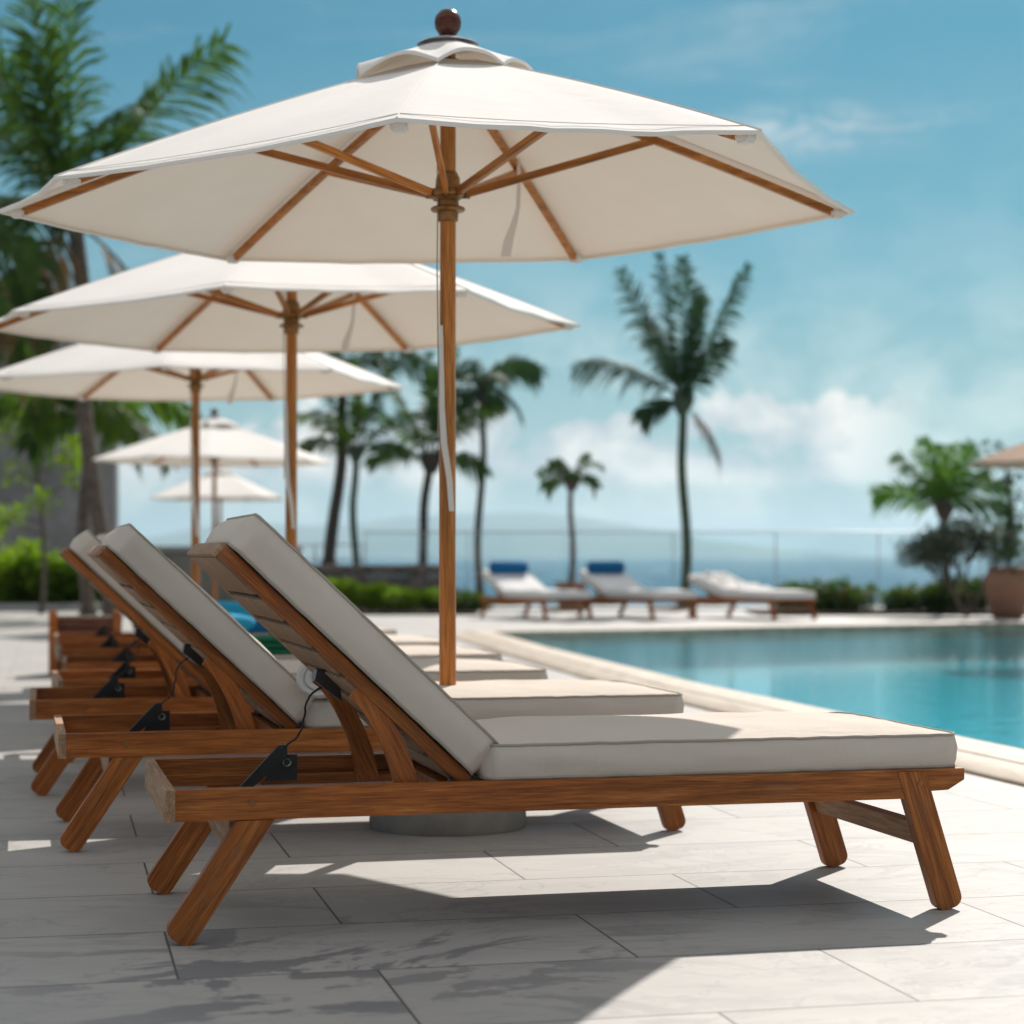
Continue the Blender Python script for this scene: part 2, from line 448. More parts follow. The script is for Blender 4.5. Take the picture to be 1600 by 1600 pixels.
S.view_settings.view_transform = 'Standard'; S.view_settings.look = 'None'
S.view_settings.exposure = .25; S.view_settings.gamma = 1; S.view_settings.use_curve_mapping = False
S.render.engine = 'CYCLES'
S.cycles.use_denoising = True
S.cycles.max_bounces = 8; S.cycles.transparent_max_bounces = 16
S.cycles.volume_bounces = 0
S.cycles.sample_clamp_indirect = 6

# ------------------------------------------------------------------ ground, pool, sea, hills
POOL = [(3.75, 3.2), (2.36, 9.14), (1.33, 13.8), (.38, 19.2), (-.22, 23.3), (1.6, 24.0), (3.3, 25.0), (6.6, 26.5), (15, 27.4), (15, 3.2)]
def offset_poly(poly, d):
    n = len(poly); out = []
    area = sum(poly[i][0]*poly[(i+1) % n][1] - poly[(i+1) % n][0]*poly[i][1] for i in range(n))
    s = 1 if area > 0 else -1
    for i in range(n):
        p = Vector(poly[i]); a = (p - Vector(poly[i-1])).normalized(); b = (Vector(poly[(i+1) % n]) - p).normalized()
        na = Vector((a.y, -a.x))*s; nb = Vector((b.y, -b.x))*s
        m = (na + nb).normalized(); k = d / max(.35, m.dot(na))
        out.append((p.x + m.x*k, p.y + m.y*k))
    return out
COPW = .60
hole = offset_poly(POOL, COPW)
def ring_face(name, outer, inner, z, m):
    bm = bmesh.new()
    es = []
    for lp in (outer, inner):
        vs = [bm.verts.new((x, y, z)) for x, y in lp]
        es += [bm.edges.new((vs[i], vs[(i+1) % len(vs)])) for i in range(len(vs))]
    bmesh.ops.triangle_fill(bm, edges=es, use_beauty=True)
    for f in bm.faces:
        if f.normal.z < 0: f.normal_flip()
    return bm
outer = [(-20, -6), (22, -6), (22, 36.5), (-5.5, 36.5), (-5.5, 43), (-20, 43)]
bm = ring_face('pool_terrace', outer, hole, 0, M['stone'])
# sea wall face below the terrace edge
for p, q in zip(outer[2:5], outer[3:6]):
    bm.faces.new([bm.verts.new(w) for w in ((p[0], p[1], 0), (q[0], q[1], 0), (q[0], q[1], -9), (p[0], p[1], -9))])
tag(finish('pool_terrace', bm, M['stone'], smooth=False), kind='structure')

def sweep_ring(bm, poly, prof):
    """prof: (outward offset, z) list, swept round the closed polygon"""
    rings = [[bm.verts.new((x, y, z)) for x, y in offset_poly(poly, d)] for d, z in prof]
    n = len(poly)
    for a, b in zip(rings, rings[1:]):
        for i in range(n):
            bm.faces.new((a[i], a[(i+1) % n], b[(i+1) % n], b[i]))
bm = bmesh.new()
sweep_ring(bm, POOL, [(COPW, -.02), (COPW, .012), (COPW-.010, .020), (.31, .024), (.306, .018), (.296, .018), (.292, .026), (.035, .034), (.008, .026), (0, .008), (0, -.16)])
tag(finish('pool_coping', bm, M['coping']), kind='structure')
bm = bmesh.new()
sweep_ring(bm, POOL, [(.004, -.10), (.004, -.45)])
vs = [bm.verts.new((x, y, -.45)) for x, y in offset_poly(POOL, .004)]
bm.faces.new(vs)
tag(finish('pool_basin', bm, M['pooltile'], smooth=False), kind='structure')
bm = bmesh.new()
f = bm.faces.new([bm.verts.new((x, y, -.055)) for x, y in offset_poly(POOL, .002)])
if f.normal.z < 0: f.normal_flip()
tag(finish('pool_water', bm, M['water'], smooth=False), kind='structure')

SEAZ = -9
tag(raw('sea', [(-30000, 30, SEAZ), (30000, 30, SEAZ), (30000, 28000, SEAZ), (-30000, 28000, SEAZ)], [(0, 1, 2, 3)], M['sea']), kind='structure')
# headland far across the water
vs = []; fs = []
nx, ny = 90, 14
for i in range(nx):
    for j in range(ny):
        u = i/(nx-1); v = j/(ny-1)
        x = -2600 + 4700*u; y = 11500 + 1600*v
        px = 800 + 3100*x/11500
        ridge = 285*math.exp(-((px-800)/330)**2 * (.5 if px < 800 else .9)) + 110*math.exp(-((px-300)/160)**2)
        ridge += 14*noise.noise(Vector((x/420, 3, 0))) + 6*noise.noise(Vector((x/130, 9, 0)))
        z = SEAZ - 6 + max(0, ridge)*math.sin(PI*min(1, v*1.0))**.8 + 10*noise.noise(Vector((x/200, y/200, 1)))*v*(1-v)*4
        vs.append((x, y, z))
for i in range(nx-1):
    for j in range(ny-1):
        a = i*ny + j; fs.append((a, a+ny, a+ny+1, a+1))
tag(raw('hills', vs, fs, M['hill'], smooth=True), kind='structure')

# air over the sea
def build_haze():
    bm = bmesh.new(); box_bm(bm, (-29000, -40, SEAZ - 1), (29000, 27500, 300), 0)
    t = NT('haze_air')
    vol = t.n('VolumePrincipled', {'Color': c4(.54, .75, .87), 'Density': HAZE, 'Anisotropy': .45})
    t.L.new(vol.outputs[0], t.out.inputs['Volume'])
    tag(finish('haze', bm, t.m, smooth=False), kind='stuff')
HAZE = .00011
build_haze()

# ------------------------------------------------------------------ cushions
def cushion(name, L, Wd, T, m, parent, mat4, crown=.030, seed=0, nx=64, ny=30):
    """boxed cushion: domed top and bottom, bulging sides, piping along both seams"""
    r = .045
    def plan(cx, cy):      # square [-1,1]^2 to a rectangle with rounded corners
        x = cx*L/2; y = cy*Wd/2
        ax, ay = abs(x) - (L/2 - r), abs(y) - (Wd/2 - r)
        if ax > 0 and ay > 0:
            k = max(ax, ay); h = math.hypot(ax, ay)
            ax2, ay2 = ax*k/h, ay*k/h
            x = math.copysign(L/2 - r + ax2, x); y = math.copysign(Wd/2 - r + ay2, y)
        return x, y
    us = [-1 + 2*i/nx for i in range(nx+1)]; ws = [-1 + 2*j/ny for j in range(ny+1)]
    # crowd samples to the rim
    us = [math.copysign(abs(u)**.72, u) for u in us]; ws = [math.copysign(abs(u)**.72, u) for u in ws]
    bm = bmesh.new()
    def nz(x, y, k): return noise.noise(Vector((x*3.1 + seed, y*3.1, k)))*.010 - abs(noise.noise(Vector((x*4.5 + y*2 + seed, y*2.2, k+9))))*.007 + noise.noise(Vector((x*9 + seed, y*7, k+4)))*.0032
    grids = []
    for side in (1, -1):
        g = {}
        for i, u in enumerate(us):
            for j, w in enumerate(ws):
                x, y = plan(u, w)
                d = (1 - abs(u)**5)*(1 - abs(w)**3.2)
                rimd = (1 - d**.6)*noise.noise(Vector((x*26 + seed, y*26, 3)))*.0016
                z = T*.5 + rimd + d*(crown if side > 0 else crown*.15) + nz(x, y, side)*d**.5
                g[i, j] = bm.verts.new((x, y, side*z))
        for i in range(nx):
            for j in range(ny):
                q = [g[i, j], g[i+1, j], g[i+1, j+1], g[i, j+1]]
                bm.faces.new(q if side > 0 else q[::-1])
        grids.append(g)
    per = [(i, 0) for i in range(nx)] + [(nx, j) for j in range(ny)] + [(i, ny) for i in range(nx, 0, -1)] + [(0, j) for j in range(ny, 0, -1)]
    rows = [[grids[0][p] for p in per]]
    for k in (.32, .08, -.08, -.32):
        row = []
        for p in per:
            c = grids[0][p].co
            bulge = 1 + 0
            nrm = Vector((c.x/(L/2), c.y/(Wd/2), 0))
            nn = Vector((math.copysign(1, c.x) if abs(nrm.x) > .985 else 0, math.copysign(1, c.y) if abs(nrm.y) > .985 else 0, 0))
            if nn.length: nn.normalize()
            b = .010*(1 - (2*k)**2) + .005*noise.noise(Vector((c.x*5 + seed, c.y*5, k*6))) + .002*noise.noise(Vector((c.x*17 + seed, c.y*17, k*14)))
            row.append(bm.verts.new((c.x + nn.x*b, c.y + nn.y*b, T*k)))
        rows.append(row)
    rows.append([grids[1][p] for p in per])
    n = len(per)
    for a, b in zip(rows, rows[1:]):
        for i in range(n):
            bm.faces.new((a[i], b[i], b[(i+1) % n], a[(i+1) % n]))
    loops = [[grids[s][p].co.copy() for p in per] for s in (0, 1)]
    o = finish(name, bm, m, parent, angle=55)
    o.matrix_local = mat4
    bm = bmesh.new()
    for lp in loops: tube_bm(bm, lp, .0042, 6, closed=True)
    finish('piping', bm, M['piping'], o)
    return o

# ------------------------------------------------------------------ sun lounger
LL, LW = 2.05, .76
RZ0, RZ1 = .292, .367            # underside and top of the side rails
def leg_outline(top, bot, hw, ztop):
    """leg in the (u, z) plane: straight sides, cut level at the top, round foot"""
    d = Vector((bot[0]-top[0], bot[1]-top[1])).normalized(); nrm = Vector((-d.y, d.x))
    pts = []
    c = Vector(bot)
    for sgn in (1, -1):
        p = c + nrm*hw*sgn; k = (ztop - p.y)/d.y
        pts.append(p + d*k)
    arc = []
    r = hw*.72
    # foot: rounded corners
    for sgn in (-1, 1):
        cc = c + nrm*(hw - r)*sgn + d*(hw*.62 - r)
        for i in range(7):
            a = PI/2*i/6
            if sgn < 0: v = nrm*-math.cos(a) + d*math.sin(a)
            else: v = nrm*math.sin(a) + d*math.cos(a)
            arc.append(cc + v*r)
    poly = [pts[0], pts[1]] + arc
    low = min(p.y for p in poly)
    return poly, d, low

def make_lounger(theta, seed=0, detail=True):
    root = empty('sun_lounger')
    cm = M['cushion'] if detail else M['cushion_white']
    T, TP = M['teak'], M['teak_pale']
    U, V, Z = (1, 0, 0), (0, 1, 0), (0, 0, 1)
    rt = .032
    # long side rails with a chamfered nose at the foot end
    for v in (rt, LW):
        board('side_rail', [(0, 0), (LL-.18, 0), (LL-.12, .018), (LL-.067, .020), (LL-.021, .046), (LL-.021, RZ1-RZ0), (0, RZ1-RZ0)], rt, (.0205, v, RZ0), U, Z, T, root)
    board('end_board', rect(0, 0, LW+.004, RZ1-RZ0+.001), .024, (-.004, -.002, RZ0-.001), V, Z, TP, root)  # paler wood here stands in for sky light on the end face
    board('foot_board', rect(0, 0, LW-2*rt, .05), .026, (LL-.07, rt, RZ0+.022), V, Z, T, root)
    # legs
    for v0 in (-.0025, LW - rt - .001):
        poly, d, low = leg_outline((.205, .30), (.040, .034), .037, RZ0 + .010)
        for name, (tp, bt, ztop) in {'leg': ((.215, .30), (.035, .030), RZ0 - .001), 'leg_foot': ((1.90, RZ1), (2.005, .030), RZ1 - .002)}.items():
            hw = .037
            poly, d, low = leg_outline(tp, bt, hw, ztop)
            yv = Vector((-d.y, d.x))
            org = Vector(tp)
            loc = [((p - org).dot(d), (p - org).dot(yv)) for p in poly]
            xa = (d.x, 0, d.y); ya = (yv.x, 0, yv.y)
            zax = Vector(xa).cross(Vector(ya))
            th = rt + .0035
            o0 = Vector((org.x, v0 + (th if zax.y < 0 else 0), org.y - low))
            board('leg', loc, th, o0, xa, ya, T, root, bevel=.005)
    # curved brace between the head legs, straight stretcher between the foot legs
    arc = [(0, .0)] + [(x, -.085 + .03*abs(2*x/(LW-.07)-1)**2) for x in [(LW-.07)*i/12 for i in range(13)]] + [(LW-.07, 0)]
    board('brace', arc, .024, (.15, .035, RZ0 - .004), V, (.0, 0, 1), TP, root)
    sd = Vector((.105, 0, -.337)).normalized()
    board('stretcher', rect(0, 0, LW-.066, .062), .022, (1.943, .033, .165), V, (-sd.x, 0, -sd.z), TP, root)
    # inner ledges and seat slats
    bm = bmesh.new()
    for v0, v1 in ((rt, rt+.03), (LW-rt-.055, LW-rt)): box_bm(bm, (.30, v0, RZ0+.004), (LL-.08, v1, RZ0+.03))
    box_bm(bm, (.68, rt, RZ0+.031), (.73, LW-rt, RZ0+.063))
    finish('ledge', bm, T, root)
    bm = bmesh.new()
    x = .80
    while x < LL - .12:
        box_bm(bm, (x, rt+.004, RZ0+.032), (x+.075, LW-rt-.004, RZ0+.052), .002); x += .092
    finish('seat_slats', bm, T, root)
    # reclining back: hinged at the pivot
    piv = Vector((.735, 0, RZ1 - .004))
    b = Vector((-math.cos(theta), 0, math.sin(theta))); nrm = Vector((math.sin(theta), 0, math.cos(theta)))
    BL = .83
    bm = bmesh.new()
    # own axes: x along the back, y across (v), z towards the sitter
    y0, y1 = .040, LW - .040
    box_bm(bm, (0, y1 - .026, -.018), (BL, y1, .016), .004); box_bm(bm, (0, y0, -.009), (BL, y0 + .026, .018), .004)
    box_bm(bm, (.004, y0 + .002, -.007), (.03, y1 - .002, .012), .003); box_bm(bm, (BL - .03, y0 + .002, -.007), (BL - .002, y1 - .002, .015), .003)
    fr = finish('backrest_frame', bm, T, root)
    m4 = Matrix.Identity(4); ya = Vector((0, 1, 0)); za = b.cross(ya)
    if za.dot(nrm) < 0: ya = -ya; za = b.cross(ya)
    # with y flipped the local v is mirrored, which is harmless: the back is symmetric
    orig = piv + (Vector((0, LW, 0)) if ya.y < 0 else Vector((0, 0, 0)))
    fr.matrix_local = frame(orig, b, ya)
    bm = bmesh.new()
    x = .03; k = 0
    while x < BL - .05:
        w = .076 if x + .076 < BL - .06 else BL - .004 - x
        box_bm(bm, (x, y0-.048, -.024), (x+w, y1-.027, -.0105), .003); x += w + .019
    box_bm(bm, (.032, y0-.052, -.0247), (BL-.0045, y0-.018, -.0108), .003)
    box_bm(bm, (BL-.002, y0-.052, -.0245), (BL+.012, y1-.001, .016), .004)
    sl = finish('backrest_slats', bm, TP, fr)
    bm = bmesh.new(); box_bm(bm, (.03, y0-.03, -.0102), (BL-.035, y1-.027, -.0092), 0); finish('slat_gap_shade', bm, M['black'], fr)  # black sheet standing in for the shade in the slat gaps
    for v, ys in ((-.0035, 1), (LW+.0035, -1)):
        for u in (.20, 1.925):
            bm = bmesh.new(); tube_bm(bm, [(u, v - .001*ys, RZ1-.034), (u, v + .012*ys, RZ1-.034)], .0075, 14); finish('bolt', bm, M['brass'], root)
    # seat and back cushions
    ct = .082 if detail else .12
    cl = LL - .775
    cushion('seat_cushion', cl, LW-.03, ct, cm, root, Matrix.Translation((.770 + cl/2, LW/2, RZ1 + ct/2 + .004)), seed=seed)
    cb = BL - .004
    base = piv + b*(cb/2 + .002) + nrm*(.018 + .095/2 + .004) + Vector((0, LW/2, 0))
    cushion('back_cushion', cb, LW-.03, .095, cm, root, frame(base, b, ya), seed=seed+5, crown=.018)
    # curved props carrying the back
    if theta > .3:
        for v in (.072, LW - .075):
            at = lambda s: piv + b*s
            tp = at(.36) - nrm*.030; bt = Vector((tp.x + .14, 0, RZ0 + .01))
            c0 = (tp.x, tp.z); c3 = (bt.x, bt.z)
            cv = bez((c0[0], c0[1], 0), (c0[0]+.055, c0[1]-.03, 0), (c3[0]-.01, c3[1]+.12, 0), (c3[0], c3[1], 0), 10)
            le, ri = [], []
            for i, p in enumerate(cv):
                t_ = (cv[min(i+1, 10)] - cv[max(i-1, 0)]).normalized(); q = Vector((-t_.y, t_.x, 0)); w = .019 + .012*(i/10)
                le.append(p + q*w); ri.append(p - q*w)
            d = Vector((c3[0]-c0[0], c3[1]-c0[1])).normalized(); yv = Vector((-d.y, d.x)); org = Vector(c0)
            loc = [((Vector((p.x, p.y)) - org).dot(d), (Vector((p.x, p.y)) - org).dot(yv)) for p in le + ri[::-1]]
            board('support_arm', loc, .026, (org.x, v, org.y), (d.x, 0, d.y), (yv.x, 0, yv.y), T, root, bevel=.004)
        if detail:
            # black recline hardware: plate and bar on a cross rail, latch under the slats, cable between
            vq = .47
            bm = bmesh.new()
            prism_bm(bm, [(.205, .300), (.235, .300), (.345, .392), (.345, .425), (.325, .425), (.285, .385)], -vq, -vq+.014, .003)
            prism_bm(bm, [(.285, .330), (.372, .330), (.372, .398), (.318, .398)], -vq-.004, -vq+.002, .001)
            bmesh.ops.transform(bm, matrix=Matrix(((1,0,0,0),(0,0,-1,0),(0,1,0,0),(0,0,0,1))), verts=bm.verts[:])
            br = finish('recline_bracket', bm, M['black'], root)
            bm = bmesh.new()
            tube_bm(bm, [(.345+.010*math.cos(a), vq-.003, .378+.010*math.sin(a)) for a in [2*PI*i/14 for i in range(14)]], .0022, 6, closed=True)
            finish('ring_bolt', bm, M['steel'], br)
            top = piv + b*.36 - nrm*.035
            bm = bmesh.new()
            prism_bm(bm, [(-.055, -.012), (.035, -.020), (.05, .004), (.03, .022), (-.02, .018)], -.03, .03, .006)
            la = finish('latch', bm, M['black'], root); la.matrix_local = frame(Vector((top.x, .44, top.z)), b, nrm)
            bm = bmesh.new(); bmesh.ops.create_uvsphere(bm, u_segments=12, v_segments=8, radius=.010)
            st = finish('stud', bm, M['steel'], la); st.location = (-.005, .004, .034)
            p0 = Vector((top.x - .02, .42, top.z - .01))
            pts = bez(p0, p0 + Vector((-.06, 0, -.02)), Vector((.40, .44, .50)), Vector((.375, .45, .455)), 12) + bez((.37, .45, .445), (.345, .45, .42), (.33, .46, .43), (.31, .465, .375), 8)
            pts = [p + Vector((.0012*math.sin(i*1.9), 0, .0015*math.cos(i*1.3))) for i, p in enumerate(pts)]
            tube('release_cable', pts, .0032, M['black'], root, 6)
    # dark hinge straps where back meets seat
    for v in (.05, LW - .075):
        bm = bmesh.new(); box_bm(bm, (.69, v, RZ1 - .012), (.80, v + .022, RZ1 + .004), .002)
        finish('hinge', bm, M['black'], root)
    return root

ANG = R(14)
GRP = 'teak sun loungers lined up along the pool'
la = make_lounger(R(43.5), 1)
la.location = (-.812, 4.665, 0); la.rotation_euler = (0, 0, ANG)
tag(la, 'teak sun lounger closest to the camera, cream cushion, raised back, seen whole from its side', 'sun lounger', GRP)
lb = copy_tree(la); lb.location = (-1.40, 6.14, 0); lb.rotation_euler = (0, 0, ANG)
tag(lb, 'second raised teak lounger, white rolled towel on its seat, just behind the closest one', 'sun lounger', GRP)
lc = copy_tree(la); lc.location = (-1.84, 7.58, 0); lc.rotation_euler = (0, 0, ANG - R(.8))
tag(lc, 'third raised teak lounger, its back just behind that of the towel lounger', 'sun lounger', GRP)
flats = [((-2.01, 8.80), 'fourth teak lounger of the row, holding a folded green towel and a wicker tray'),
         ((-2.31, 10.2), 'fifth teak lounger of the row, holding blue and turquoise cushions'),
         ((-2.68, 11.75), 'sixth teak lounger of the row, holding one bright cyan cushion'),
         ((-3.08, 13.4), 'last teak lounger far down the row, beyond the one with the cyan cushion')]
for i, ((x, y), lab) in enumerate(flats):
    o = copy_tree(la)
    o.location = (x, y, 0); o.rotation_euler = (0, 0, ANG + R((1.2, -1.5, .8, -.6)[i]))
    tag(o, lab, 'sun lounger', GRP)
def on_lounger(base, u, v):
    c, s = math.cos(ANG), math.sin(ANG)
    return (base[0] + c*u - s*v, base[1] + s*u + c*v)

# things lying on the loungers
def rolled_towel(loc, rz):
    bm = bmesh.new()
    Lr, r = .40, .074
    n = 40; rows = 14
    ring = []
    for i in range(rows+1):
        x = -Lr/2 + Lr*i/rows
        k = 1 - .10*abs(2*i/rows - 1)**6
        ring.append([bm.verts.new((x, r*k*(1+.05*noise.noise(Vector((x*8, math.cos(2*PI*j/n)*1.2, math.sin(2*PI*j/n)*1.2))))*math.cos(2*PI*j/n)*1.08, r + r*k*math.sin(2*PI*j/n)*.94)) for j in range(n)])
    for a, b in zip(ring, ring[1:]):
        for j in range(n): bm.faces.new((a[j], a[(j+1) % n], b[(j+1) % n], b[j]))
    for rg, sgn in ((ring[0], -1), (ring[-1], 1)):
        prev = rg
        for k, (rr, dx) in enumerate(((.86, .008), (.70, .006), (.64, -.001), (.58, .006), (.40, .004), (.34, -.004), (.12, -.006))):
            nw = [bm.verts.new((rg[0].co.x + sgn*dx, v.co.y*rr, r + (v.co.z - r)*rr)) for v in rg]
            for j in range(n): bm.faces.new((prev[j], prev[(j+1) % n], nw[(j+1) % n], nw[j]))
            prev = nw
        bm.faces.new(prev)
    o = finish('rolled_towel', bm, M['towel'])
    o.location = loc; o.rotation_euler = (0, 0, rz)
    return o
x, y = on_lounger((-1.40, 6.14), .852, .08)
tag(rolled_towel((x, y, .462), ANG + R(72)), 'white rolled towel against the back of the second lounger', 'towel')

def bolster(name, L, r, m, loc, rz, tilt=0.0):
    prof = [(0, -L/2), (r*.35, -L/2+.002), (r*.8, -L/2+.012), (r, -L/2+.05), (r*1.03, 0), (r, L/2-.05), (r*.8, L/2-.012), (r*.35, L/2-.002), (0, L/2)]
    o = lathe(name, prof, m, None, 24, 60)
    o.rotation_euler = (PI/2, 0, rz); o.location = loc
    return o
def pillow(name, a, b, h, m, loc, rz):
    bm = bmesh.new(); nx = 16; g = {}
    for s in (1, -1):
        for i in range(nx+1):
            for j in range(nx+1):
                u = -1 + 2*i/nx; w = -1 + 2*j/nx
                d = max(0, (1-u**4)*(1-w**4))**.6
                pin = 1 - .07*(u*u*w*w) - .05*(1-abs(u))*(abs(w) == 1) - .05*(1-abs(w))*(abs(u) == 1)
                if s < 0 and d == 0: g[s, i, j] = g[1, i, j]
                else: g[s, i, j] = bm.verts.new((u*a/2*pin, w*b/2*pin, s*h/2*d + .006*noise.noise(Vector((u*2, w*2, s)))*d))
        for i in range(nx):
            for j in range(nx):
                q = [g[s, i, j], g[s, i+1, j], g[s, i+1, j+1], g[s, i, j+1]]
                bm.faces.new(q if s > 0 else q[::-1])
    o = finish(name, bm, m, None, angle=70)
    o.location = loc; o.rotation_euler = (0, 0, rz)
    return o
x, y = on_lounger(flats[1][0], 1.02, .38)
tag(pillow('cushion', .46, .34, .13, M['blue_cloth'], (x, y, .525), ANG), 'deep blue cushion on the fifth lounger of the row', 'cushion')
x, y = on_lounger(flats[1][0], .80, .30)
tag(pillow('cushion', .40, .34, .12, M['cyan_cloth'], (x, y, .55), ANG+.4), 'turquoise cushion lying beside the deep blue one on the same lounger', 'cushion')
x, y = on_lounger(flats[2][0], 1.02, .40)
tag(pillow('cushion', .46, .36, .17, M['cyan_cloth'], (x, y, .55), ANG), 'bright cyan cushion alone on the sixth lounger of the row', 'cushion')
bm = bmesh.new()
for k in range(3): box_bm(bm, (-.24+.004*k, -.17, .002+.028*k), (.24-.006*k, .17-.003*k, .027+.028*k), .011)
x, y = on_lounger(flats[0][0], .95, .26)
o = finish('folded_towel', bm, M['green_cloth']); o.location = (x, y, .462); o.rotation_euler = (0, 0, ANG)
tag(o, 'dark green folded towel on the lounger beyond the white towel roll', 'towel')
root = empty('wicker_tray')
x, y = on_lounger(flats[0][0], 1.02, .56); root.location = (x, y, .466); root.rotation_euler = (0, 0, ANG)
bm = bmesh.new(); box_bm(bm, (-.2, -.14, 0), (.2, .14, .012), .003)
for q in ((-.2, -.14, .2, -.128), (-.2, .128, .2, .14), (-.2, -.128, -.188, .128), (.188, -.128, .2, .128)): box_bm(bm, (q[0], q[1], .0125), (q[2], q[3], .06), .003)
finish('tray_body', bm, M['wicker'], root)
bm = bmesh.new(); tube_bm(bm, [(.2*s, .14*t_, .064) for s, t_ in ((-1, -1), (1, -1), (1, 1), (-1, 1))], .009, 8, closed=True)
finish('tray_rim', bm, M['wicker'], root)
tag(root, 'small brown wicker tray beside the green folded towel', 'tray')

# ------------------------------------------------------------------ parasol
CORN = [(-.095, -1.36), (.916, -1.20), (1.40, .10), (.49, 1.19), (-.93, 1.19), (-1.55, .09), (-1.22, -.52)]
RIMZ, APZ = 2.09, 2.60
def rib_pt(i, s):
    c = CORN[i]
    return Vector((c[0]*s, c[1]*s, APZ - (APZ-RIMZ)*s + .018*4*s*(1-s)))
def make_parasol():
    root = empty('parasol')
    Wd = M['pole_wood']
    lathe('base', [(0, .0), (.262, .0), (.268, .012), (.262, .105), (.252, .122), (.20, .128), (.045, .130), (.044, .20), (.038, .205), (0, .205)], M['concrete'], root, 64)
    tube('pole', [(0, 0, .15), (-.002, 0, 1.0), (.0, 0, 2.0), (0, 0, APZ + .03)], [.029, .0285, .027, .026], M['mast_wood'], root, 24)
    lathe('finial', [(0, 0), (.022, .001), (.03, .01), (.043, .03), (.0465, .05), (.043, .07), (.028, .09), (.012, .0955), (0, .096)], M['finial'], root, 32, off=(0, 0, APZ + .082), angle=60)
    # hub the ribs hang from and the sliding runner below
    lathe('top_hub', [(0, 0), (.05, 0), (.056, .01), (.056, .05), (.04, .065), (0, .066)], M['brass'], root, 28, off=(0, 0, APZ - .06))
    rz = 2.055
    ru = lathe('runner', [(.0275, 0), (.034, .002), (.036, .03), (.056, .036), (.060, .042), (.056, .048), (.038, .054), (.036, .07), (.052, .085), (.055, .10), (.044, .112), (.040, .15), (.031, .168), (.0275, .17)], M['brass'], root, 32, off=(0, 0, rz))
    bm = bmesh.new()
    for k in range(7):
        a = math.atan2(CORN[k][1], CORN[k][0])
        d = Vector((math.cos(a), math.sin(a), 0))
        box = bmesh.ops.create_cube(bm, size=1)['verts']
        m4 = frame(d*.058 + Vector((0, 0, rz + .095)), d, ZUP.cross(d))
        bmesh.ops.transform(bm, matrix=m4 @ Matrix.Diagonal((.035, .012, .03, 1)), verts=box)
    tube_bm(bm, [(.05*math.cos(2*PI*q/28), .05*math.sin(2*PI*q/28), rz + .095) for q in range(28)], .012, 8, closed=True)
    finish('runner_lugs', bm, M['brass'], ru)
    # canopy: one taut, slightly sagging panel between each pair of ribs
    n = len(CORN); ns, nt = 22, 14
    bm = bmesh.new(); rows = []
    for j in range(ns + 1):
        s = .085 + (1 - .085)*j/ns; row = []
        for i in range(n):
            for k in range(nt):
                t_ = k/nt
                p = rib_pt(i, s).lerp(rib_pt((i+1) % n, s), t_)
                w = math.sin(PI*t_)
                p.z += .020
                span = (Vector(CORN[i]) - Vector(CORN[(i+1) % n])).length
                p.z -= .010*w*s*span
                p.x *= 1 - .012*w*s; p.y *= 1 - .012*w*s
                fold = noise.noise(Vector((i*3.7 + t_*5.0, s*1.1, 2.0)))*.006*s + noise.noise(Vector((i*9.1 + t_*16.0, s*2.0, 7.0)))*.0055*s
                p.z += fold*w
                row.append(bm.verts.new(p))
        rows.append(row)
    K = n*nt
    for a, b in zip(rows, rows[1:]):
        for q in range(K): bm.faces.new((a[q], a[(q+1) % K], b[(q+1) % K], b[q]))
    # turned hem, a narrow strip folded down and in
    last = rows[-1]
    h1 = [bm.verts.new(v.co + Vector((0, 0, -.011))) for v in last]
    h2 = [bm.verts.new(Vector((v.co.x*.985, v.co.y*.985, v.co.z - .009))) for v in last]
    for q in range(K):
        bm.faces.new((last[q], last[(q+1) % K], h1[(q+1) % K], h1[q]))
        bm.faces.new((h1[q], h1[(q+1) % K], h2[(q+1) % K], h2[q]))
    can = finish('canopy', bm, M['canvas'], root, angle=30)
    # seams along the ribs
    bm = bmesh.new()
    for i in range(n):
        tube_bm(bm, [rib_pt(i, .1 + .9*j/12) + Vector((0, 0, .021)) for j in range(13)], .0028, 5)
    tube_bm(bm, [v for i in range(n) for v in [rib_pt(i, .962).lerp(rib_pt((i+1) % n, .962), k/6)*1.0 + Vector((0, 0, .021 - .010*math.sin(PI*k/6)*(Vector(CORN[i]) - Vector(CORN[(i+1) % n])).length)) for k in range(6)]], .0014, 5, closed=True)
    finish('seam', bm, M['canvas'], can)
    # vent cap on top, its hem lifting between the ribs
    bm = bmesh.new(); rows = []
    for j in range(9):
        s = j/8; row = []
        for i in range(n):
            for k in range(10):
                t_ = k/10
                a = Vector(CORN[i]).normalized(); b = Vector(CORN[(i+1) % n]).normalized()
                dv = a.lerp(b, t_); w = math.sin(PI*t_)
                rr = .03 + (.315 - .03)*s
                z = APZ + .076 - .142*s**1.05 + .046*w*s**1.6 + .006*noise.noise(Vector((i*2.1 + t_*3, s*2, 5)))*s
                row.append(bm.verts.new((dv.x*rr, dv.y*rr, z)))
        rows.append(row)
    K2 = n*10
    for a, b in zip(rows, rows[1:]):
        for q in range(K2): bm.faces.new((a[q], a[(q+1) % K2], b[(q+1) % K2], b[q]))
    h1 = [bm.verts.new(v.co*Vector((1, 1, 1)) + Vector((0, 0, -.012))) if False else bm.verts.new((v.co.x*1.005, v.co.y*1.005, v.co.z - .013)) for v in rows[-1]]
    for q in range(K2): bm.faces.new((rows[-1][q], rows[-1][(q+1) % K2], h1[(q+1) % K2], h1[q]))
    finish('vent_cap', bm, M['canvas'], root, angle=35)
    lathe('cap_disc', [(0, .006), (.03, .005), (.06, -.0035), (.10, -.0175), (.105, -.022)], M['steelcloth'], root, 32, off=(0, 0, APZ + .078))
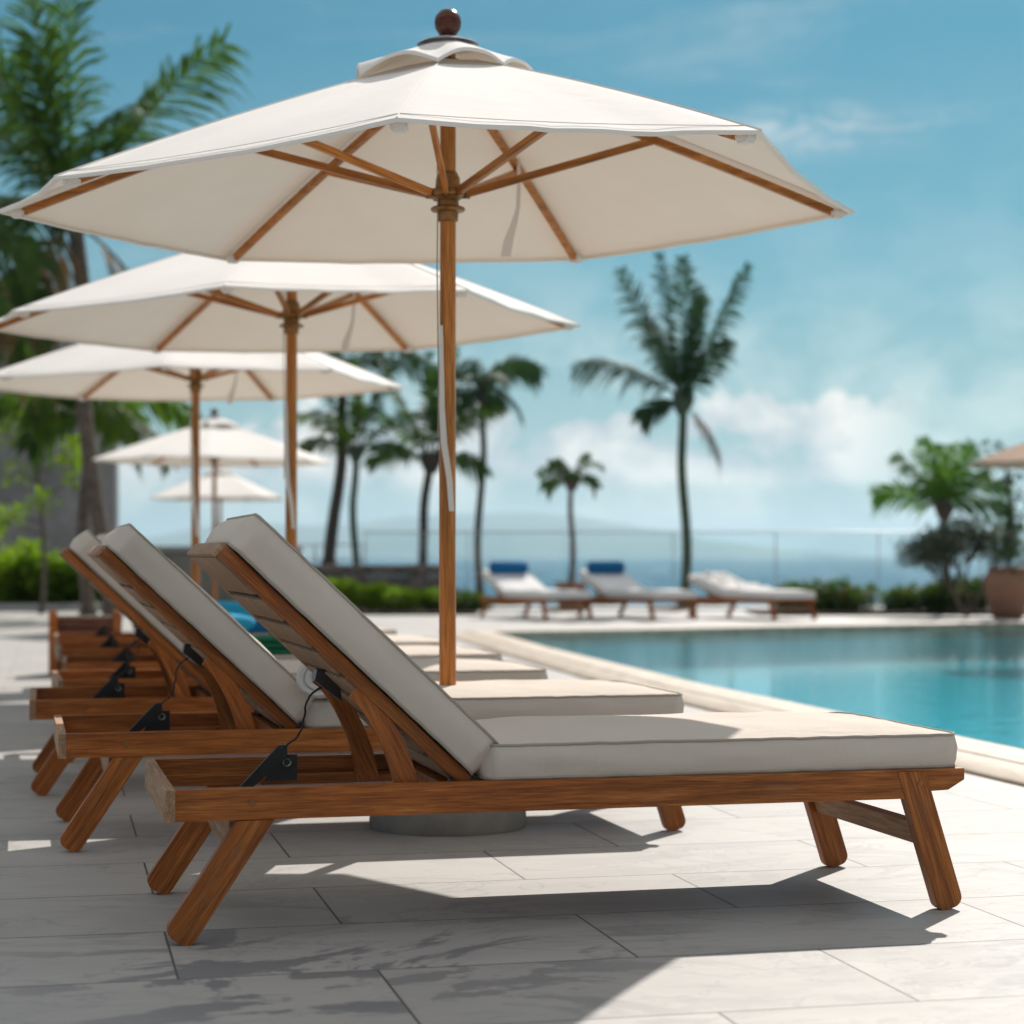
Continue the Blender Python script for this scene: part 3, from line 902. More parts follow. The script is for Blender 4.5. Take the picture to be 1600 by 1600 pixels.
    # ribs and struts
    for i in range(n):
        d = Vector((CORN[i][0], CORN[i][1], 0)).normalized(); side = ZUP.cross(d)
        bm = bmesh.new(); prev = None
        sec = 14
        for j in range(sec + 1):
            s = .035 + .925*j/sec
            p = rib_pt(i, s) + Vector((0, 0, -.004)); p0 = rib_pt(i, s-.01); p1 = rib_pt(i, s+.01)
            tt = (p1 - p0).normalized(); up = side.cross(tt) * -1
            if up.z < 0: up = -up
            hw, hh = .0105, .025
            cur = [bm.verts.new(p + side*hw), bm.verts.new(p - side*hw), bm.verts.new(p - side*hw - up*hh), bm.verts.new(p + side*hw - up*hh)]
            if prev:
                for q in range(4): bm.faces.new((prev[q], prev[(q+1) % 4], cur[(q+1) % 4], cur[q]))
            else: bm.faces.new(cur)
            prev = cur
        bm.faces.new(prev[::-1])
        rb = finish('rib', bm, Wd, root)
        if True:
            e = rib_pt(i, .958)
            bm = bmesh.new(); m4 = frame(e + Vector((0, 0, -.016)), d, side)
            v_ = bmesh.ops.create_cube(bm, size=1)['verts']
            bmesh.ops.transform(bm, matrix=m4 @ Matrix.Diagonal((.05, .05, .030, 1)), verts=v_)
            bmesh.ops.bevel(bm, geom=bm.edges[:], offset=.008, segments=2, affect='EDGES')
            finish('rib_pocket', bm, M['canvas'], rb)
        a = d*.062 + Vector((0, 0, rz + .095)); b = rib_pt(i, .50) + Vector((0, 0, -.022))
        ax = (b - a); ln = ax.length; ax.normalize()
        board('strut', rect(0, -.0125, ln, .0125), .018, a - side*.009, ax, side.cross(ax), Wd, root, .003)
    # pulley cord, tie strap down the pole, closing strap under the canopy
    tube('cord', [(-.036, -.01, 2.30), (-.034, -.02, 2.15), (-.036, -.018, 1.9), (-.031, -.02, 1.5), (-.033, -.018, 1.32)], .0028, M['piping'], root, 6)
    def strap(name, pts, w):
        bm = bmesh.new(); prev = None
        for p, wd in zip(pts, w):
            p = Vector(p); c = [bm.verts.new(p + Vector((x, y, 0))) for x, y in ((-wd, 0), (wd, -.002), (wd, .002), (-wd, .004))]
            if prev:
                for q in range(4): bm.faces.new((prev[q], prev[(q+1) % 4], c[(q+1) % 4], c[q]))
            prev = c
        return finish(name, bm, M['canvas'], root, angle=60)
    strap('tie_strap', [(-.022, -.031, 1.70), (-.020, -.034, 1.55), (-.019, -.036, 1.42), (-.012, -.040, 1.30), (.006, -.038, 1.18), (.014, -.034, 1.07)], [.006, .008, .010, .011, .010, .009])
    strap('closing_strap', [(.24, .55, 2.38), (.245, .55, 2.30), (.24, .55, 2.20), (.225, .55, 2.14), (.205, .55, 2.08), (.195, .55, 2.02)], [.007, .007, .008, .012, .018, .019])
    return root
M['steelcloth'] = mat_fabric('grey_cap_cloth', (.33, .345, .37), weave=500, wr=.15)
pa = make_parasol(); pa.location = (-.218, 6.75, 0)
PG = 'cream parasols between the loungers'
tag(pa, 'large cream parasol with wooden pole and dark ball finial, towering over the closest lounger', 'parasol', PG)
pb = copy_tree(pa); pb.location = (-1.10, 9.90, 0); pb.rotation_euler = (0, 0, R(-1.5)); pb.scale = (1.03, 1.03, .985)
tag(pb, 'cream parasol with wooden pole, second in the row behind the large one', 'parasol', PG)
pc = copy_tree(pa); pc.location = (-2.12, 13.3, 0); pc.rotation_euler = (0, 0, R(5)); pc.scale = (1.0, 1.0, .98)
tag(pc, 'third cream parasol in the row, lowest in view, tucked under the second canopy', 'parasol', PG)
pd = copy_tree(pa); pd.location = (-3.75, 25.0, 0); pd.rotation_euler = (0, 0, R(70))
tag(pd, 'faint pale parasol far off, the upper of two between the wooden poles', 'parasol', PG)
pe = copy_tree(pa); pe.location = (-5.3, 36.0, -.15); pe.rotation_euler = (0, 0, R(130))
tag(pe, 'faint pale parasol farthest off, just below the other distant canopy', 'parasol', PG)
pf = copy_tree(pa); pf.location = (7.35, 25.6, 0); pf.rotation_euler = (0, 0, R(20))
M['tan_canvas'] = mat_fabric('tan_canvas', (.46, .31, .22), trans=.1, weave=520, wr=.15, tcol=(.45, .28, .18))
for ch in pf.children:
    if ch.name.startswith(('canopy', 'vent_cap')):
        ch.data = ch.data.copy(); ch.data.materials[0] = M['tan_canvas']
tag(pf, 'tan parasol beside the pool, cut by the frame above the terracotta urn', 'parasol', PG)

# ------------------------------------------------------------------ far side of the pool
def far_lounger(x, y, rz, theta, lab, seed):
    o = make_lounger(theta, seed, False)
    o.location = (x, y, 0); o.rotation_euler = (0, 0, rz); o.scale = (1, 1, .84)
    tag(o, lab, 'sun lounger', 'sun loungers across the pool')
    return o
def local(o, u, v, z):
    c, s = math.cos(o.rotation_euler.z), math.sin(o.rotation_euler.z)
    return (o.location.x + c*u - s*v, o.location.y + s*u + c*v, z*.84 + .02)
fa = far_lounger(-.48, 29.6, R(-62), R(27), 'teak lounger across the pool with blue bolster, the one closer to the parasol pole', 21)
fb = far_lounger(.98, 29.8, R(-60), R(27), 'teak lounger across the pool with blue bolster, beside the tall palm', 33)
fc = far_lounger(2.62, 29.6, R(-58), R(20), 'teak lounger across the pool heaped with a white towel', 41)
for o, th, lab in ((fa, R(27), 'blue bolster on the far lounger closer to the parasol pole'), (fb, R(27), 'blue bolster on the far lounger beside the tall palm')):
    s = .70
    u = .735 - math.cos(th)*s + math.sin(th)*.20; z = .36 + math.sin(th)*s + math.cos(th)*.20
    b = bolster('bolster', .62, .095, M['blue_cloth'], local(o, u, LW/2, z), o.rotation_euler.z)
    tag(b, lab, 'bolster')
# crumpled towel on the third
bm = bmesh.new(); nx, ny = 40, 24; g = {}
for i in range(nx+1):
    for j in range(ny+1):
        u = i/nx; w = j/ny
        U_ = .10 + 1.05*u; V_ = .06 + .64*w
        e = min(1, 7*min(u, 1-u, w*.6, (1-w)*.6))
        basez = .50 if U_ > .735 else .50 + (.735-U_)*math.tan(R(20))
        g[i, j] = bm.verts.new((U_, V_, basez + (.04 + .10*abs(noise.noise(Vector((u*3.2, w*3, 4)))) + .05*noise.noise(Vector((u*9, w*8, 1))))*e))
for i in range(nx):
    for j in range(ny): bm.faces.new((g[i, j], g[i+1, j], g[i+1, j+1], g[i, j+1]))
rim = [g[i, 0] for i in range(nx)] + [g[nx, j] for j in range(ny)] + [g[i, ny] for i in range(nx, 0, -1)] + [g[0, j] for j in range(ny, 0, -1)]
low = [bm.verts.new((v.co.x, v.co.y, v.co.z - .022)) for v in rim]
for q in range(len(rim)): bm.faces.new((rim[q], low[q], low[(q+1) % len(rim)], rim[(q+1) % len(rim)]))
bm.faces.new(low)
tw = finish('beach_towel', bm, M['towel']); tw.location = fc.location; tw.rotation_euler = fc.rotation_euler; tw.scale = (1, 1, .88)
tag(tw, 'white crumpled towel heaped on the lounger across the pool', 'towel')

# glass balustrade along the sea edge
root = empty('glass_balustrade', (-2.6, 34.6, 0))
bm = bmesh.new(); box_bm(bm, (0, -.02, 1.315), (12.6, .02, 1.34), .004); finish('top_rail', bm, M['steel'], root)
for k in range(8):
    bm = bmesh.new(); box_bm(bm, (.03 + 1.79*k, -.02, 0), (.05 + 1.79*k, .02, 1.313), .004); finish('post', bm, M['steel'], root)
for k in range(7):
    bm = bmesh.new(); box_bm(bm, (.075 + 1.79*k, -.006, .10), (1.795 + 1.79*k, .006, 1.30), 0); finish('glass_pane', bm, M['glass'], root, smooth=False)
tag(root, 'clear glass balustrade with thin steel rail along the sea edge', 'balustrade')
root = empty('metal_railing', (-5.4, 36.1, 0))
bm = bmesh.new()
for z in (.55, .85, 1.12): tube_bm(bm, [(0, 0, z), (2.75, 0, z)], .014, 8)
finish('handrail', bm, M['steel'], root)
for k in range(4):
    tube('post', [(.02 + .9*k, 0, 0), (.02 + .9*k, 0, 1.13)], .018, M['steel'], root, 8)
tag(root, 'thin metal railing in front of the sea behind the palm trunks', 'railing')

# ------------------------------------------------------------------ plants
def leaf_quads(verts, faces, p, d, up, ln, w, droop=.25):
    d = d.normalized(); s = d.cross(up)
    if s.length < 1e-4: s = d.cross(Vector((1, 0, .1)))
    s.normalize()
    k = len(verts)
    m1 = p + d*ln*.45; e = p + d*ln - ZUP*ln*droop
    verts += [p, m1 + s*w*.5, e, m1 - s*w*.5]
    faces.append((k, k+1, k+2, k+3))

def frond(parent, base, az, el, ln, droop, m, lw=.035, ll=.55, pairs=46, hang=.55, seed=0, twist=0.0):
    """one palm frond: arching stalk and two rows of folded leaflets"""
    rnd = random.Random(seed)
    d = Vector((math.cos(az)*math.cos(el), math.sin(az)*math.cos(el), math.sin(el)))
    pts = [Vector(base)]; n = 26
    for i in range(n):
        q = i/n
        d = (d + Vector((0, 0, -1))*droop*(.35 + 1.6*q)/n + Vector((-math.sin(az), math.cos(az), 0))*twist/n).normalized()
        pts.append(pts[-1] + d*ln/n)
    bm = bmesh.new()
    tube_bm(bm, pts, [.030*(1 - .88*i/n)*(ln/2.4) for i in range(n+1)], 5)
    verts = []; faces = []
    roll = rnd.choice((-1, 1))*rnd.uniform(.6, 1.35)*abs(math.cos(az)) + rnd.uniform(-.35, .35)
    for k in range(pairs):
        q = .12 + .88*(k + rnd.random()*.5)/pairs
        f = min(q*n, n - .01); i = int(f)
        p = pts[i].lerp(pts[min(i+1, n)], f - i)
        t_ = (pts[min(i+1, n)] - pts[max(i-1, 0)]).normalized()
        hor = Vector((-math.sin(az), math.cos(az), 0))
        side = t_.cross(hor.cross(t_).normalized()); side = (hor - t_*hor.dot(t_)).normalized()
        up = side.cross(t_)
        ra = roll*(.4 + .8*q)
        side, up = side*math.cos(ra) + up*math.sin(ra), up*math.cos(ra) - side*math.sin(ra)
        L_ = ll*(.35 + .65*math.sin(PI*min(1, q*.92 + .06))**.6)*(.66 + .5*rnd.random())
        if q > .9: L_ *= .8
        for sg in (1, -1):
            if rnd.random() < .09: continue
            fw = .45 + .8*q + rnd.uniform(-.12, .22)
            hg = hang*rnd.uniform(.5, 1.9)
            dd = (side*sg + t_*fw + up*rnd.uniform(-.1, .28)).normalized()
            w = lw*(.75 + .5*rnd.random())
            s2 = dd.cross(up).normalized()
            c = len(verts)
            a = p; m1 = p + dd*L_*.4 - ZUP*L_*hg*.10; m2 = p + dd*L_*.75 - ZUP*L_*hg*.38; e = p + dd*L_*.97 - ZUP*L_*hg*.78
            verts += [a + s2*w*.25, a - s2*w*.25, m1 + s2*w*.5, m1 - s2*w*.5, m2 + s2*w*.36, m2 - s2*w*.36, e]
            faces += [(c, c+1, c+3, c+2), (c+2, c+3, c+5, c+4), (c+4, c+5, c+6)]
    vv = [bm.verts.new(v) for v in verts]
    for f_ in faces: bm.faces.new([vv[j] for j in f_])
    me = bpy.data.meshes.new('frond')
    bm.to_mesh(me); bm.free(); me.materials.append(m)
    return link(bpy.data.objects.new('frond', me), parent)

def trunk(parent, pts, r0, r1, m, rings=True, name='trunk', n=14):
    pts = [Vector(p) for p in pts]
    dense = []
    for a, b in zip(pts, pts[1:]):
        k = max(3, int((b - a).length/.07))
        dense += [a.lerp(b, i/k) for i in range(k)]
    dense.append(pts[-1]); N_ = len(dense)
    bend = (pts[-1] - pts[0]).length*.014; ph = pts[-1].length*7
    dense = [p + Vector((math.sin(2.2*PI*i/N_ + ph) - math.sin(ph), math.cos(1.7*PI*i/N_ + ph) - math.cos(ph), 0))*bend*min(1, 3*(1 - i/N_)) for i, p in enumerate(dense)]
    rs = []
    for i in range(N_):
        q = i/(N_-1)
        rr = r0*(1-q) + r1*q
        if q < .12: rr *= 1 + .45*(1 - q/.12)**2
        if rings: rr *= 1 + (.07 if i % 2 else -.03)
        rs.append(rr)
    return tube(name, dense, rs, m, parent, n)

def palm(x, y, top, r0, r1, fr, label, m=None, bark=None, lean=(0, 0), base_z=0.0, ll=.55, lw=.035, cat='palm tree', seed=1, pairs=44, group=None, roots=0, dry=0):
    root = empty('palm_tree', (x, y, base_z))
    h = top - base_z
    tp = Vector((lean[0], lean[1], h))
    trunk(root, [(0, 0, 0), (lean[0]*.25, lean[1]*.25, h*.4), (lean[0]*.65, lean[1]*.65, h*.75), tp], r0, r1, bark or M['bark'])
    for i, q in enumerate(fr):
        az, el, ln, dr = q[:4]
        off = Vector((math.cos(R(az)), math.sin(R(az)), 0))*r1*.6 + Vector((0, 0, -.05 + .12*math.sin(R(el))))
        frond(root, tp + off, R(az), R(el), ln, dr, m or M['palm'], lw, ll*(q[4] if len(q) > 4 else 1), pairs, seed=seed*97 + i, twist=q[5] if len(q) > 5 else 0)
    for i in range(dry):
        a_ = R(200 + 130*i + 17*seed)
        fo = frond(root, tp + Vector((math.cos(a_)*r1, math.sin(a_)*r1, -.15)), a_, R(-35), 1.25*ll/.5*.8, 1.3, M['dry'], lw, ll*.8, 30, hang=.9, seed=seed*31 + i)
        fo.name = 'dry_frond'
    # leaf bases under the crown
    bm = bmesh.new(); rnd = random.Random(seed)
    for i in range(16):
        a = rnd.random()*2*PI; z = -rnd.random()*.45*(r0/.16)
        p = tp + Vector((math.cos(a)*r1*.8, math.sin(a)*r1*.8, z))
        tube_bm(bm, [p, p + Vector((math.cos(a)*.10, math.sin(a)*.10, .16)), p + Vector((math.cos(a)*.13, math.sin(a)*.13, .24))], [.05, .035, .012], 6)
    finish('leaf_bases', bm, bark or M['bark'], root)
    for k in range(roots):
        a = 2*PI*k/roots + .4
        tube('root', bez((math.cos(a)*r0*.6, math.sin(a)*r0*.6, .75), (math.cos(a)*.16, math.sin(a)*.16, .55), (math.cos(a)*.24, math.sin(a)*.24, .3), (math.cos(a)*.34, math.sin(a)*.34, 0), 8), [.05]*3 + [.042]*6, bark or M['bark'], root, 7)
    tag(root, label, cat, group)
    return root

def ring(n, el0, el1, ln, dr, seed, jit=14):
    rnd = random.Random(seed)
    return [(360*i/n + rnd.uniform(-jit, jit), rnd.uniform(el0, el1), ln*rnd.uniform(.85, 1.12), dr*rnd.uniform(.8, 1.25)) for i in range(n)]

# big coconut palm behind the canopies
palm(-5.45, 27.0, 5.55, .10, .105,
     [(268, 84, 3.2, .2, 1.1), (6, 58, 3.1, .5, .95), (250, 72, 2.8, .4, 1.1), (222, 76, 2.2, .5, .8), (200, 52, 2.8, .9, 1.0), (165, 66, 2.9, .6, 1.0), (235, 62, 2.5, .8), (305, 58, 2.0, 1.2), (330, 30, 1.7, 1.2), (150, 28, 2.3, 1.2), (188, 14, 2.2, 1.1), (40, 66, 2.4, .7)],
     'big coconut palm with shaggy brown trunk, its crown above the large parasol canopy', ll=1.0, lw=.05, seed=3, pairs=52, m=M['palmbright'], dry=3, lean=(-.52, 0))
palm(-8.0, 26.0, 4.75, .17, .13, [(0, 10, 2.3, 1.3), (350, 34, 2.1, 1.6), (20, -10, 2.0, 1.1), (320, 5, 2.2, 1.3), (30, 45, 2.3, 1.2), (180, 40, 2.2, 1.4), (250, 30, 2.2, 1.4)],
     'coconut palm at the frame edge, only its drooping frond tips in view', ll=.7, lw=.05, seed=5, pairs=50)
# bushy palm by the wall
palm(-6.3, 29.5, 2.95, .10, .075, [(0, 38, 1.7, 1.7), (12, 12, 1.4, 1.7), (350, 60, 1.5, 1.7), (180, 40, 1.5, 1.6), (160, 14, 1.2, 1.5), (200, 62, 1.4, 1.4), (270, 45, 1.4, 1.6), (300, 25, 1.5, 1.6), (240, 30, 1.3, 1.6), (90, 50, 1.3, 1.4), (60, 30, 1.3, 1.5), (330, -5, 1.1, 1.0)],
     'leafy palm with arching fronds in front of the grey wall', ll=.50, lw=.05, seed=8, pairs=44, m=M['palmbright'])
# palms by the sea wall
palm(-3.28, 35.5, 4.2, .12, .085, ring(11, 5, 70, 1.9, 1.3, 12), 'tall dark palm with splayed root base behind the low stone wall', m=M['palmdark'], bark=M['darkbark'], lean=(.28, 0), base_z=.1, ll=.38, seed=12, roots=6)
palm(-2.75, 35.0, 2.75, .07, .06, [(0, 72, 1.7, .5), (180, 68, 1.6, .5), (270, 76, 1.6, .4), (20, 50, 1.4, 1.0), (165, 48, 1.5, 1.1), (200, 30, 1.1, 1.3), (340, 28, 1.1, 1.4), (90, 62, 1.5, .8), (230, 50, 1.3, 1.0)],
     'slim straight palm with upright fronds, between the two leaning trunks', bark=M['greenbark'], ll=.30, seed=14)
palm(-1.68, 35.2, 2.62, .085, .075, [(0, 80, 2.0, .35), (178, 66, 2.0, .35), (190, 52, 1.7, 1.0), (8, 55, 1.6, 1.0), (270, 74, 1.9, .5), (90, 70, 1.9, .5), (160, 30, 1.3, 1.4), (20, 20, 1.1, 1.4), (230, 60, 1.6, .8)],
     'leaning palm with propped trunk and upright fronds, close beside the large parasol pole', bark=M['darkbark'], lean=(.24, 0), ll=.36, seed=17, roots=3)
palm(-.55, 35.8, 4.0, .07, .055, ring(10, -5, 60, 1.15, 1.4, 21), 'dark palm crown peeping from under the second canopy behind the large pole', m=M['palmdark'], bark=M['darkbark'], ll=.40, seed=21)
# the tall palm beside the far loungers
palm(2.88, 33.4, 3.55, .085, .070,
     [(178, 66, 2.35, .10, 1.0), (182, 82, 2.4, .10, 1.15), (265, 84, 2.3, .15, 1.1), (2, 65, 2.45, .05, .85), (355, 82, 1.7, .3, 1.0), (179, 38, 1.95, .95, 1.15), (184, 4, .8, 1.2, .7), (285, 72, 1.9, .4, 1.0), (235, 58, 1.6, .7, 1.0), (60, 72, 1.9, .3), (315, 52, 1.3, .5, .9), (120, 60, 1.8, .5)],
     'tall slender palm with a green trunk rising behind the far loungers', m=M['palmdark'], bark=M['greenbark'], ll=.50, lw=.034, seed=31, pairs=54, dry=1)
pot = lathe('planter', [(0, 0), (.17, 0), (.20, .02), (.25, .42), (.262, .44), (.262, .475), (.235, .48), (.225, .44), (0, .43)], M['terracotta'], None, 32)
pot.location = (.98, 33.0, 0)
tag(pot, 'brown tapered planter under the small palm between the far loungers', 'planter')
palm(.98, 33.0, 2.15, .05, .042, [(175, 52, .62, 2.2), (5, 58, .66, 1.9), (190, 25, .5, 2.0), (350, 32, .5, 2.0), (270, 45, .55, 2.0), (90, 45, .55, 2.0), (150, 66, .5, 1.8), (30, 70, .55, 1.4)],
     'small potted palm with a short tufted crown between the far loungers', bark=M['bark'], base_z=.42, ll=.22, lw=.03, seed=37, pairs=26)

def blob_leaves(rnd, n, rad, size, center=(0, 0, 0), shell=.55):
    vs, fs = [], []
    for _ in range(n):
        while True:
            p = Vector((rnd.uniform(-1, 1), rnd.uniform(-1, 1), rnd.uniform(-1, 1)))
            if shell < p.length < 1: break
        k = 1 + .35*noise.noise(p*2.3 + Vector(center))
        q = Vector((p.x*rad[0], p.y*rad[1], p.z*rad[2]))*k + Vector(center)
        d = (p + Vector((rnd.uniform(-.7, .7), rnd.uniform(-.7, .7), rnd.uniform(-.3, .8)))).normalized()
        s = size*rnd.uniform(.6, 1.35)
        leaf_quads(vs, fs, q, d, Vector((rnd.uniform(-.5, .5), rnd.uniform(-.5, .5), 1)), s, s*.5, rnd.uniform(0, .45))
    return vs, fs

def shrub(name, loc, rad, n, size, m, label, cat, group, seed, stems=5, bloom=None):
    rnd = random.Random(seed)
    root = empty(name, loc)
    vs, fs = [], []
    for k in range(7):
        c = (rnd.uniform(-.6, .6)*rad[0], rnd.uniform(-.6, .6)*rad[1], rad[2]*rnd.uniform(.55, 1.25))
        a, b = blob_leaves(rnd, n//7, (rad[0]*.5, rad[1]*.5, rad[2]*.55), size, c, .25)
        o = len(vs); vs += a; fs += [tuple(i+o for i in f) for f in b]
    vs = [Vector((v.x, v.y, max(.01, v.z))) for v in vs]
    raw('foliage', vs, fs, m, root)
    bm = bmesh.new()
    for k in range(stems):
        a = rnd.random()*2*PI
        tube_bm(bm, [(0, 0, 0), (math.cos(a)*rad[0]*.25, math.sin(a)*rad[1]*.25, rad[2]*.6), (math.cos(a)*rad[0]*.6, math.sin(a)*rad[1]*.6, rad[2]*1.2)], [.014, .010, .005], 5)
    finish('stem', bm, M['darkbark'], root)
    if bloom:
        vs, fs = blob_leaves(rnd, bloom, (rad[0]*.85, rad[1]*.85, rad[2]*.7), .035, (0, 0, rad[2]*.95), .8)
        raw('blossom', vs, fs, M['bloom'], root)
    tag(root, label, cat, group)
    return root

# planting beds
def bed(pts, name='planting_bed', z=.05):
    bm = bmesh.new(); prism_bm(bm, pts, .002, z, 0)
    return tag(finish(name, bm, M['soil'], smooth=False), kind='structure')
bed([(-12, 33.0), (-6.7, 33.0), (-6.7, 34.6), (-12, 34.6)])
bed([(-4.6, 30.6), (-.55, 30.6), (-.55, 32.6), (-4.6, 32.6)])
bed([(3.8, 30.4), (12, 30.4), (12, 32.3), (3.8, 32.3)])
o = None
bm = bmesh.new(); box_bm(bm, (-12, 32.78, 0), (-6.5, 32.98, .12), .01)
tag(finish('bed_kerb', bm, M['palewall']), kind='structure')

# lime green shrubs before the wall
L0 = shrub('shrub', (-9.3, 33.7, .04), (.42, .40, .40), 1500, .13, M['lime'], None, 'shrub', 'lime green shrubs by the grey wall', 51, bloom=0)
spots = [(-9.3, 33.7, 1.4, 0), (-8.75, 33.5, 1.2, 1.2), (-8.2, 33.75, 1.45, 2.3), (-7.6, 33.5, 1.3, 3.3), (-7.15, 33.7, 1.1, 4.0), (-8.5, 34.2, 1.5, 5.0)]
labs = ['lime green shrub at the edge of the frame below the grey wall', 'lime green shrub low in front of the grey wall, second from the frame edge', 'lime green shrub with upright sprays at the middle of the wall bed',
        'lime green shrub just behind the raised back of the third lounger', 'smaller lime green shrub at the end of the wall bed above the wooden planter', 'taller lime green shrub at the back of the wall bed']
for i, (x, y, s, rz) in enumerate(spots):
    o = L0 if i == 0 else copy_tree(L0)
    o.location = (x, y, .04); o.scale = (s, s, s); o.rotation_euler = (0, 0, rz)
    tag(o, labs[i])
G0 = shrub('shrub', (-2.6, 31.3, .04), (.40, .36, .24), 1400, .09, M['lime'], None, 'shrub', 'green shrubs at the far end of the loungers', 61)
spots = [(-2.75, 31.3, 1.15, 0), (-2.25, 31.5, 1.0, 1.4), (-1.75, 31.2, .85, 2.2), (-1.3, 31.4, .8, 3.1)]
labs = ['bright green shrub below the low stone wall, closest to the raised cushion', 'bright green shrub with a pointed top below the low stone wall', 'bright green low shrub below the end of the stone wall', 'bright green low shrub just before the large parasol pole']
for i, (x, y, s, rz) in enumerate(spots):
    o = G0 if i == 0 else copy_tree(G0)
    o.location = (x, y, .04); o.scale = (s, s, s); o.rotation_euler = (0, 0, rz); tag(o, labs[i])
H0 = shrub('flowering_shrub', (0, 0, 0), (.36, .32, .20), 1300, .07, M['green'], None, 'shrub', 'low flowering shrubs along the sea edge', 71, bloom=150)
spots = [(-1.0, 31.6, 1.1, .3), (-.65, 31.3, 1.0, 1.5), (4.35, 31.0, 1.4, 2.2), (4.85, 31.3, 1.5, 3.0), (5.35, 31.0, 1.25, 3.9), (6.2, 31.2, 1.25, 4.4), (6.75, 31.0, 1.45, 5.1), (7.3, 31.3, 1.6, 5.9)]
labs = ['peach flowering shrub just past the large parasol pole', 'peach flowering shrub beside the first far lounger', 'flowering shrub touching the foot of the towel-heaped far lounger', 'flowering shrub, second past the towel-heaped far lounger',
        'flowering shrub at the end of the short hedge past the far loungers', 'low flowering shrub under the branching bush', 'flowering shrub between the branching bush and the terracotta urn', 'dense flowering shrub right behind the terracotta urn']
for i, (x, y, s, rz) in enumerate(spots):
    o = H0 if i == 0 else copy_tree(H0)
    o.location = (x, y, .04); o.scale = (s, s, s); o.rotation_euler = (0, 0, rz); tag(o, labs[i])

# sapling by the grey wall
def sapling(loc, h, label, m, bark, seed, n=13, spread=.9, leaf=.16, lo=.35, name='sapling', cat='tree', per=60, r=.04, cr=.22):
    rnd = random.Random(seed); root = empty(name, loc)
    trunk(root, [(0, 0, 0), (.02, 0, h*.5), (-.02, .02, h)], r, r*.45, bark, rings=False, n=10)
    bm = bmesh.new(); vs, fs = [], []
    for k in range(n):
        z = h*(lo + (1-lo)*k/(n-1)); a = rnd.random()*2*PI; l = spread*rnd.uniform(.5, 1.0)
        p1 = Vector((math.cos(a)*l, math.sin(a)*l, z + l*rnd.uniform(.1, .5)))
        tube_bm(bm, bez((0, 0, z), (p1.x*.3, p1.y*.3, z + .02), (p1.x*.7, p1.y*.7, p1.z - .02), p1, 6), [r*.5, r*.45, r*.4, r*.35, r*.3, r*.22, r*.12], 6)
        a_, b_ = blob_leaves(rnd, int(per*rnd.uniform(.5, 1.3)), (cr, cr, cr*.65), leaf, tuple(p1), .1)
        o = len(vs); vs += a_; fs += [tuple(i+o for i in f) for f in b_]
    finish('branch', bm, bark, root)
    raw('foliage', vs, fs, m, root)
    tag(root, label, cat)
    return root
sapling((-7.4, 31.2, 0), 3.6, 'thin sapling with bright green leaf clusters before the grey wall', M['lime'], M['bark'], 81)

# branching bush, palm and urn at the pool's far corner
def twig_bush(loc, h, label, seed):
    rnd = random.Random(seed); root = empty('branching_bush', loc)
    bm = bmesh.new(); vs, fs = [], []
    def grow(p, d, ln, r, lev):
        q = p + d*ln
        mid = p.lerp(q, .5) + Vector((rnd.uniform(-.05, .05), rnd.uniform(-.05, .05), rnd.uniform(-.03, .03)))
        tube_bm(bm, [p, mid, q], [r, r*.85, r*.7], 5)
        if lev >= 2:
            a_, b_ = blob_leaves(rnd, 9 if lev < 4 else 15, (.17, .17, .12), .075, tuple(q), .05)
            o = len(vs); vs.extend(a_); fs.extend([tuple(i+o for i in f) for f in b_])
        if lev < 4:
            for _ in range(3 if lev < 3 else 2):
                dd = (d + Vector((rnd.uniform(-.9, .9), rnd.uniform(-.7, .7), rnd.uniform(-.25, .65)))).normalized()
                grow(q, dd, ln*rnd.uniform(.6, .85), r*.66, lev + 1)
    for k in range(5):
        grow(Vector((0, 0, 0)), Vector((rnd.uniform(-1.1, .7), rnd.uniform(-.3, .3), 1)).normalized(), h*.30, .032, 0)
    finish('branch', bm, M['bark'], root)
    raw('foliage', vs, fs, M['olive'], root)
    tag(root, label, 'bush')
twig_bush((6.85, 29.9, 0), 1.6, 'grey green bush with bare forking branches beside the terracotta urn', 93)
palm(6.72, 30.9, 1.62, .06, .05, [(185, 34, 1.15, .9), (95, 80, 1.0, .3), (170, 58, 1.1, .5), (5, 40, 1.15, .9), (350, 22, 1.05, .9), (275, 72, 1.0, .4), (30, 62, 1.1, .5), (230, 45, .95, .8), (310, 50, 1.0, .8), (178, 76, 1.1, .3), (3, 72, 1.1, .3)],
     'small bright palm with spiky fronds rising out of the branching bush', ll=.40, m=M['lime2'], lw=.035, seed=41, pairs=34)
root = empty('urn', (7.22, 28.9, 0))
lathe('urn_body', [(0, 0), (.20, 0), (.215, .02), (.27, .16), (.325, .36), (.335, .50), (.31, .62), (.255, .68), (.25, .70), (.285, .72), (.29, .745), (.27, .755), (.24, .74), (.23, .70), (0, .69)], M['terracotta'], root, 48)
lathe('rim', [(.285, 0), (.30, .012), (.285, .024)], M['terracotta'], root, 40, off=(0, 0, .722))
tag(root, 'big round terracotta urn at the far corner of the pool', 'urn')
sapling((7.22, 28.9, .66), 1.75, 'dark slim shrub growing up out of the terracotta urn', M['palmdark'], M['darkbark'], 95, n=16, spread=.34, leaf=.10, lo=.05, name='potted_shrub', cat='shrub', per=46, r=.03, cr=.16)

